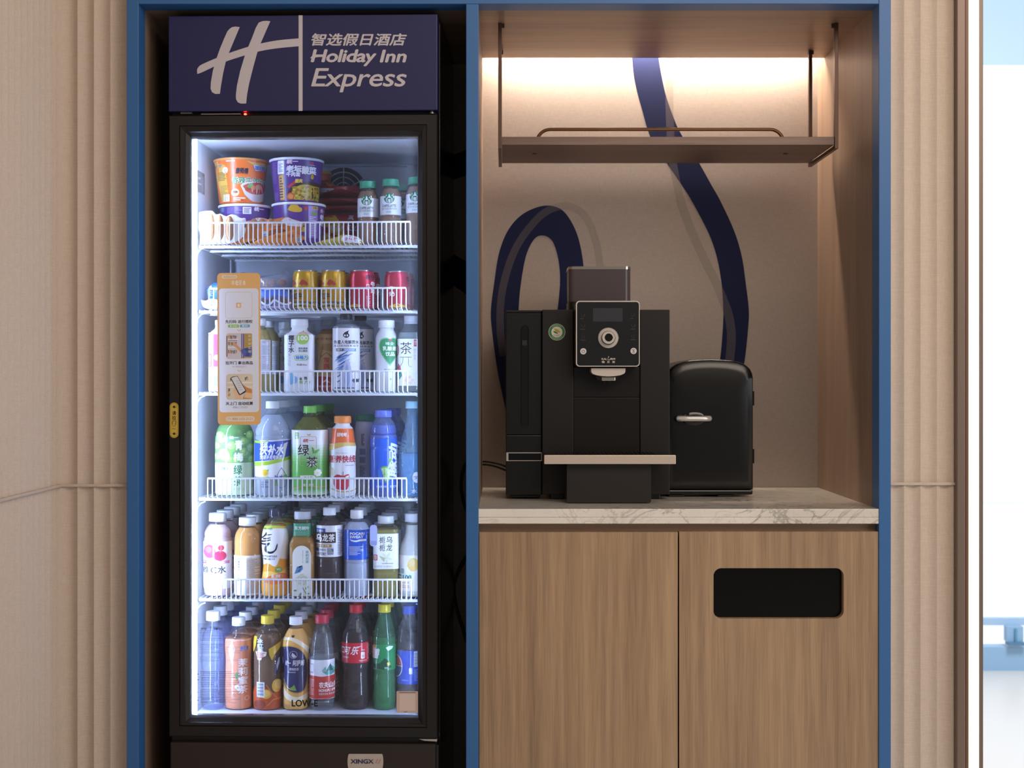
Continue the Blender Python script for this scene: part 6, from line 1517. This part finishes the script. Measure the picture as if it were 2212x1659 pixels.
pr.rect('#e0b45a', 255, 312, 310, 345); pr.poly('#d9a94a', [(290, 330), (372, 360), (412, 690), (350, 690), (300, 470)]); pr.lines('#6a5a2e', 312, 420, 384, 500, 6, .5, 3, (6, 12)); pr.lines('#8a7440', 334, 540, 400, 680, 12, .4, 4, (6, 12)); pr.rect('#e7dfd0', 360, 620, 412, 684); pr.ell('#dfe2ee', 373, 404, 24, 28); pr.lines('#9aa0b0', 358, 394, 390, 416, 2, .5, 3, (12, 24)); pr.poly('#e2bd57', dense([(560, 318), (640, 330), (760, 322), (768, 350), (700, 372), (620, 352)], 3)); pr.poly('#b9cbe8', [(624, 352), (735, 340), (730, 395), (640, 402)]); pr.text('#4a6ab0', '加1元', 634, 356, 728, 396, .05, .05); pr.text('#4a6ab0', '1个', 290, 348, 352, 378, .05); pr.lines('#c9d6ea', 380, 318, 460, 330, 1, .8, 2)
pr.text('#31313c', '康师傅', 464, 382, 580, 440, .05, .1); pr.text('#4f8a52', '香辣牛肉面', 430, 462, 740, 530, .03, 0, out=('#f5efe4', .05))
pr.poly('#d8d3d6', dense([(508, 540), (545, 515), (640, 500), (748, 505), (742, 590), (720, 650), (660, 686), (600, 670), (545, 620)], 4)); pr.poly('#c0523a', dense([(528, 545), (600, 515), (735, 505), (738, 540), (700, 600), (620, 615), (555, 590)], 4)); pr.ell('#d98a5a', 620, 556, 26, 20); pr.ell('#e0a583', 672, 545, 30, 22); pr.ell('#a3402e', 580, 570, 24, 16); pr.ell('#6fae5a', 588, 545, 20, 16); pr.ell('#7dbb62', 604, 528, 14, 12)
pr.poly('#c7571c', dense([(412, 700), (480, 660), (560, 680), (640, 698), (640, 702), (420, 702)], 3)); pr.ell('#e6c89a', 462, 604, 36, 34); pr.ell('#8a5a30', 462, 600, 24, 12); pr.lines('#f0e0c8', 446, 648, 552, 682, 2, .7, 3, (5, 9))
noodle_cup('orange spicy beef noodle cup on top of the stack, beside the light tube', 513, 290, 257, 700, 200, '#e2702a', pr, YC_, '#d98a4a', zA, '#c9a13f')
pr = Print()
pr.lines('#8a78b4', 806, 330, 846, 520, 16, .35, 3, (8, 20)); pr.lines('#8a78b4', 830, 600, 862, 680, 6, .4, 4, (12, 24)); pr.rr('#dfe0ee', 856, 318, 910, 438, 8); pr.lines('#6a5a8a', 864, 345, 902, 425, 6, .45, 3, (10, 20)); pr.poly('#cf9f3c', [(864, 450), (905, 444), (920, 680), (880, 682)]); pr.lines('#4a3a5a', 874, 470, 905, 660, 8, .5, 5, (20, 30)); pr.poly('#3f2a60', [(906, 444), (915, 444), (938, 640), (925, 660)])
pr.text('#e9dfe4', '统一', 934, 308, 1038, 350, .05, .08, out=('#c33b48', .03)); pr.text('#eceaf2', '老坛', 930, 362, 1070, 424, .07, .05); pr.text('#eceaf2', '酸菜', 1070, 366, 1200, 440, .06, .05); pr.text('#eceaf2', '牛肉面', 932, 420, 1058, 464, .05, .05); pr.poly('#c0454f', [(1146, 326), (1162, 340), (1180, 326), (1172, 346), (1152, 346)]); pr.lines('#d8d2e4', 1144, 350, 1186, 358, 1, .8, 2, (10, 20))
pr.poly('#d9b23c', dense([(1155, 440), (1168, 425), (1178, 460), (1165, 480), (1150, 470)], 3))
pr.poly('#3a2a20', dense([(940, 640), (960, 580), (1040, 520), (1140, 500), (1240, 520), (1235, 600), (1222, 690), (1000, 690)], 3)); pr.poly('#b7a23a', dense([(968, 640), (1000, 570), (1080, 532), (1180, 540), (1228, 580), (1220, 680), (1010, 684)], 4)); rr3 = random.Random(8)
for i in range(60): x_, y_ = 985 + rr3.random() * 230, 548 + rr3.random() * 128; pr.ell(rr3.choice(('#d0c04f', '#9a8a2c', '#b2694a', '#c9b23f', '#7f7a2a', '#8a4a38')), x_, y_, 8 + rr3.random() * 8, 6 + rr3.random() * 6, 8)
pr.ell('#c05a2f', 972, 640, 36, 34); pr.ell('#d98a4f', 972, 640, 24, 22); pr.stroke('#c04a3a', dense([(950, 560), (1000, 520), (1060, 490)], 4), 22); pr.text('#e8cf6a', '酸爽', 1010, 482, 1078, 520, .05, .1); pr.rr('#c9a53c', 1170, 540, 1226, 610, 4); pr.text('#4a3512', '老坛', 1178, 548, 1220, 576, .04); pr.text('#4a3512', '认准', 1178, 580, 1220, 604, .04)
noodle_cup('purple pickled cabbage noodle cup on top of the stack, lid ring white', 1025, 287, 257, 690, 202, '#55357f', pr, YC_, '#e3e4ee', zB, '#d9cfe6')
noodle_cup('orange noodle cup deep on the top shelf above the red bags', 1238, 392, 110, 560, 84, '#c9602e', None, .392, '#d9b24a', SZ[0] + .1165, '#d9b24a')
# red bags stacked behind
RED = P('#a32a30', .28); zst = 0
for i, (ol, lab, th) in enumerate((
    ([(1240, 780), (1400, 765), (1600, 770), (1640, 900), (1630, 1060), (1240, 1060)], 'red snack bag with yellow corner lying lowest behind the guard', .05),
    ([(1225, 705), (1400, 710), (1620, 705), (1640, 735), (1600, 764), (1240, 766)], 'red snack bag second from the bottom of the pile', .05),
    ([(1225, 640), (1320, 640), (1500, 632), (1640, 650), (1640, 690), (1500, 700), (1230, 698)], 'red snack bag third from the bottom of the pile', .05),
    ([(1220, 560), (1235, 480), (1300, 470), (1420, 530), (1520, 520), (1625, 530), (1630, 610), (1560, 626), (1400, 632), (1230, 632)], 'red snack bag on top of the pile with a silver edge', .055))):
    pr = Print()
    if i == 0: pr.poly('#d9b23f', [(1250, 830), (1400, 800), (1470, 900), (1480, 1040), (1250, 1050)]); pr.ell('#e8d8b0', 1420, 920, 60, 40); pr.text('#e9d6d0', '真', 1520, 800, 1570, 850, .03); pr.text('#e9d6d0', '红火', 1510, 890, 1590, 950, .03)
    if i == 3: pr.poly('#c9ccd8', dense([(1232, 540), (1290, 560), (1400, 570), (1360, 590), (1290, 600), (1240, 580)], 3)); pr.poly('#d98a3a', dense([(1300, 500), (1380, 510), (1420, 540), (1350, 545)], 3))
    if i in (1, 2): pr.stroke('#7f1f28', [(1260, 720 - 80 * (i - 1)), (1400, 730 - 80 * (i - 1)), (1580, 715 - 80 * (i - 1))], 5)
    oo, pp = pack('snack_bag', lab, 'snack', A1, ol, .345 + .003 * (i % 2), th, 1, RED, pr, 20 + i, .0016, 'red snack bags on the top wire shelf')
# flat yellow and white sachet lying at the front
pr = Print(); pr.poly('#e6eaf4', dense([(1450, 990), (1500, 965), (1600, 990), (1615, 1040), (1500, 1040), (1440, 1020)], 3)); pr.text('#c0405a', '好吃', 1475, 990, 1580, 1025, .02, .2)
o, p = pack('snack_sachet', 'flat yellow and white sachet lying low behind the guard', 'snack', A1, [(1160, 1052), (1260, 1015), (1380, 985), (1450, 960), (1550, 970), (1610, 1000), (1620, 1052), (1400, 1062)], .128, .016, 1, P('#c9b24a', .3), pr, 31, .001, 'snacks on the top wire shelf')
# sausage packs
V6 = (420, 440, 2212 / 260)
def sausage_pack(label, ol, y, th, film, saus, sh_seed, pr=None):
    p = Pack(V6, ol, y, th, 1, sh_seed, .0012); root = empty('sausage_pack', label, 'snack', p.root_loc, 0, 'sausage packs on the top wire shelf'); INF.append(root)
    mb = MB(); p.mesh(mb, film); mb.build('wrapper', root, fix=True)
    for X, Y, rx, ry in saus: blob(root, p, X, Y, rx, ry, SAU, 'sausage', -th * .75, rx)
    if pr: m2 = MB(); pr.emit(m2, p.pt, cut=(60, 60)); m2.build('print', root)
    return root, p
pr = Print(); pr.poly('#e6e2ee', [(770, 400), (930, 380), (920, 600), (800, 660)])
sausage_pack('white-backed pack of three upright brown sausages at the guard end', [(80, 175), (200, 152), (330, 148), (400, 212), (480, 205), (590, 250), (680, 215), (760, 225), (850, 280), (945, 300), (930, 560), (800, 700), (600, 760), (300, 770), (95, 770)], .096, .012, P('#efeaea', .35), [(325, 450, 74, 240), (480, 465, 78, 238), (665, 480, 86, 230)], 41)
pr = Print(); pr.poly('#dcd2d8', dense([(1060, 240), (1130, 175), (1260, 180), (1370, 215), (1280, 240)], 3)); pr.rect('#c9d0dc', 1270, 430, 1370, 560); pr.lines('#5f6674', 1285, 440, 1360, 550, 6, .5, 3, (10, 20)); pr.poly('#d9d6e2', dense([(1600, 250), (1700, 160), (1800, 200), (1960, 240), (1980, 330), (1750, 330)], 3)); pr.poly('#8a4a2a', dense([(1400, 420), (1600, 380), (1750, 440), (1720, 560), (1500, 600), (1380, 580)], 3))
sausage_pack('orange pack of three shiny brown sausages behind the top guard', [(850, 240), (1060, 210), (1150, 170), (1280, 175), (1400, 200), (1690, 150), (1800, 190), (1960, 240), (1990, 330), (1900, 500), (1700, 640), (1300, 690), (960, 690), (900, 500)], .136, .018, P('#d07a35', .3), [(1120, 300, 70, 110), (1265, 290, 66, 100), (1420, 290, 74, 95), (1560, 300, 130, 70)], 43, pr)
pr = Print(); pr.text('#b0502a', '香辣味', 1480, 600, 1600, 660, .02, .2); pr.text('#b0502a', '烤肠', 1700, 590, 1830, 650, .02, .2); pr.rect('#c9d0dc', 1890, 640, 1980, 730); pr.lines('#4a4f5a', 1900, 650, 1970, 720, 5, .5, 3, (12, 24)); pr.stroke('#f0b46a', [(1480, 570), (1560, 560), (1640, 590), (1820, 520)], 10)
pack('snack_pouch', 'crumpled orange pouch lying in front of the sausage packs', 'snack', V6, [(640, 660), (760, 690), (860, 680), (960, 665), (1100, 720), (1280, 640), (1460, 590), (1640, 540), (1820, 500), (1880, 560), (2030, 640), (1960, 760), (1700, 776), (1100, 776), (660, 776)], .104, .005, 1, P('#e08a34', .3), pr, 45, .0009, 'sausage packs on the top wire shelf')
# bottled coffee
def latte(label, cx, dy_, yc, dxp=0):
    pr = Print(); X = lambda v: v - 1681 + cx; Yv = lambda v: v + dy_
    pr.ell('#1f7a55', X(1668), Yv(662), 47, 47, 28)
    Wc = '#eaf2ee'
    pr.poly(Wc, [(X(1668 + a), Yv(662 + b_)) for a, b_ in ((-8, -24), (-4, -32), (0, -40), (4, -32), (8, -24), (0, -20))]); pr.ell(Wc, X(1668), Yv(650), 10, 12, 14)
    for sg in (-1, 1):
        pr.stroke(Wc, dense([(X(1668 + sg * 12), Yv(650)), (X(1668 + sg * 18), Yv(672)), (X(1668 + sg * 12), Yv(704))], 3), 4); pr.stroke(Wc, dense([(X(1668 + sg * 22), Yv(660)), (X(1668 + sg * 28), Yv(678)), (X(1668 + sg * 22), Yv(698))], 3), 5); pr.stroke(Wc, [(X(1668 + sg * 34), Yv(640)), (X(1668 + sg * 40), Yv(660))], 7); pr.poly(Wc, [(X(1668 + sg * 20), Yv(636)), (X(1668 + sg * 30), Yv(628)), (X(1668 + sg * 26), Yv(644))])
    pr.poly(Wc, [(X(1658), Yv(672)), (X(1678), Yv(672)), (X(1673), Yv(706)), (X(1663), Yv(706))])
    pr.text('#2a5a48', 'CAFFE LATTE', X(1608), Yv(720), X(1728), Yv(742), .03); pr.text('#8fa39c', '星巴克星选咖啡拿铁', X(1604), Yv(746), X(1734), Yv(768), .01); pr.text('#9aaba6', '低脂肪', X(1640), Yv(778), X(1686), Yv(796), .01)
    return bottle('coffee_bottle', label, 'bottle', 1, A1, cx,
        [(545 + dy_, 66), (562 + dy_, 68), (580 + dy_, 78), (615 + dy_, 94), (640 + dy_, 98), (812 + dy_, 98), (830 + dy_, 94), (845 + dy_, 97), (1040 + dy_, 96), (1075 + dy_, 92)], (478 + dy_, 545 + dy_, 77, P('#3a9a76', .4)), CLEAR('#f0e8e2', .04), (LIQ('#a58a78', .9), 572 + dy_),
        [(640 + dy_, 812 + dy_, '#e9edf4')], pr, yc=yc, flutes=(24, 848 + dy_, 1060 + dy_), group='bottled coffees on the top wire shelf')
latte('bottled latte with green cap, first of the three beside the red bags', 1681, 0, .175)
r = latte('bottled latte with green cap, middle of the three along the top shelf', 1889, -20, .148)
INF.append(dup(r, .013, .082, 0, 'bottled latte with green cap standing behind the middle one'))
latte('bottled latte with green cap, last of the three by the hinge side', 2125, -38, .137)

# ---------------------------------------------------------------- stand the fridge and its goods in the alcove
for o in INF:
    l = FM @ Vector(o.location); o.location = l
    o.rotation_euler = (0, 0, o.rotation_euler[2] + FA)
    if '_k' in o: del o['_k']
    if '_zt' in o: del o['_zt']

# power lead on the wall behind the fridge
b = MB()
cp_ = [W(1022, 985, .56), W(1002, 1012, .57), W(996, 1050, .57), W(1003, 1090, .57), W(1020, 1130, .57), W(1020, 1180, .57), W(1000, 1215, .57), W(984, 1250, .57), W(981, 1280, .57), W(988, 1320, .57), W(1002, 1365, .57), W(1016, 1420, .57), W(1020, 1500, .57), W(1010, 1600, .57)]
b.tube([Vector(q_) for q_ in dense([tuple(v) for v in cp_], 6)], .004, P('#0a0a0b', .5), 8)
o = b.build('power_cord'); tag(o, 'black power cord looping down the wallcovering behind the fridge', 'cord')
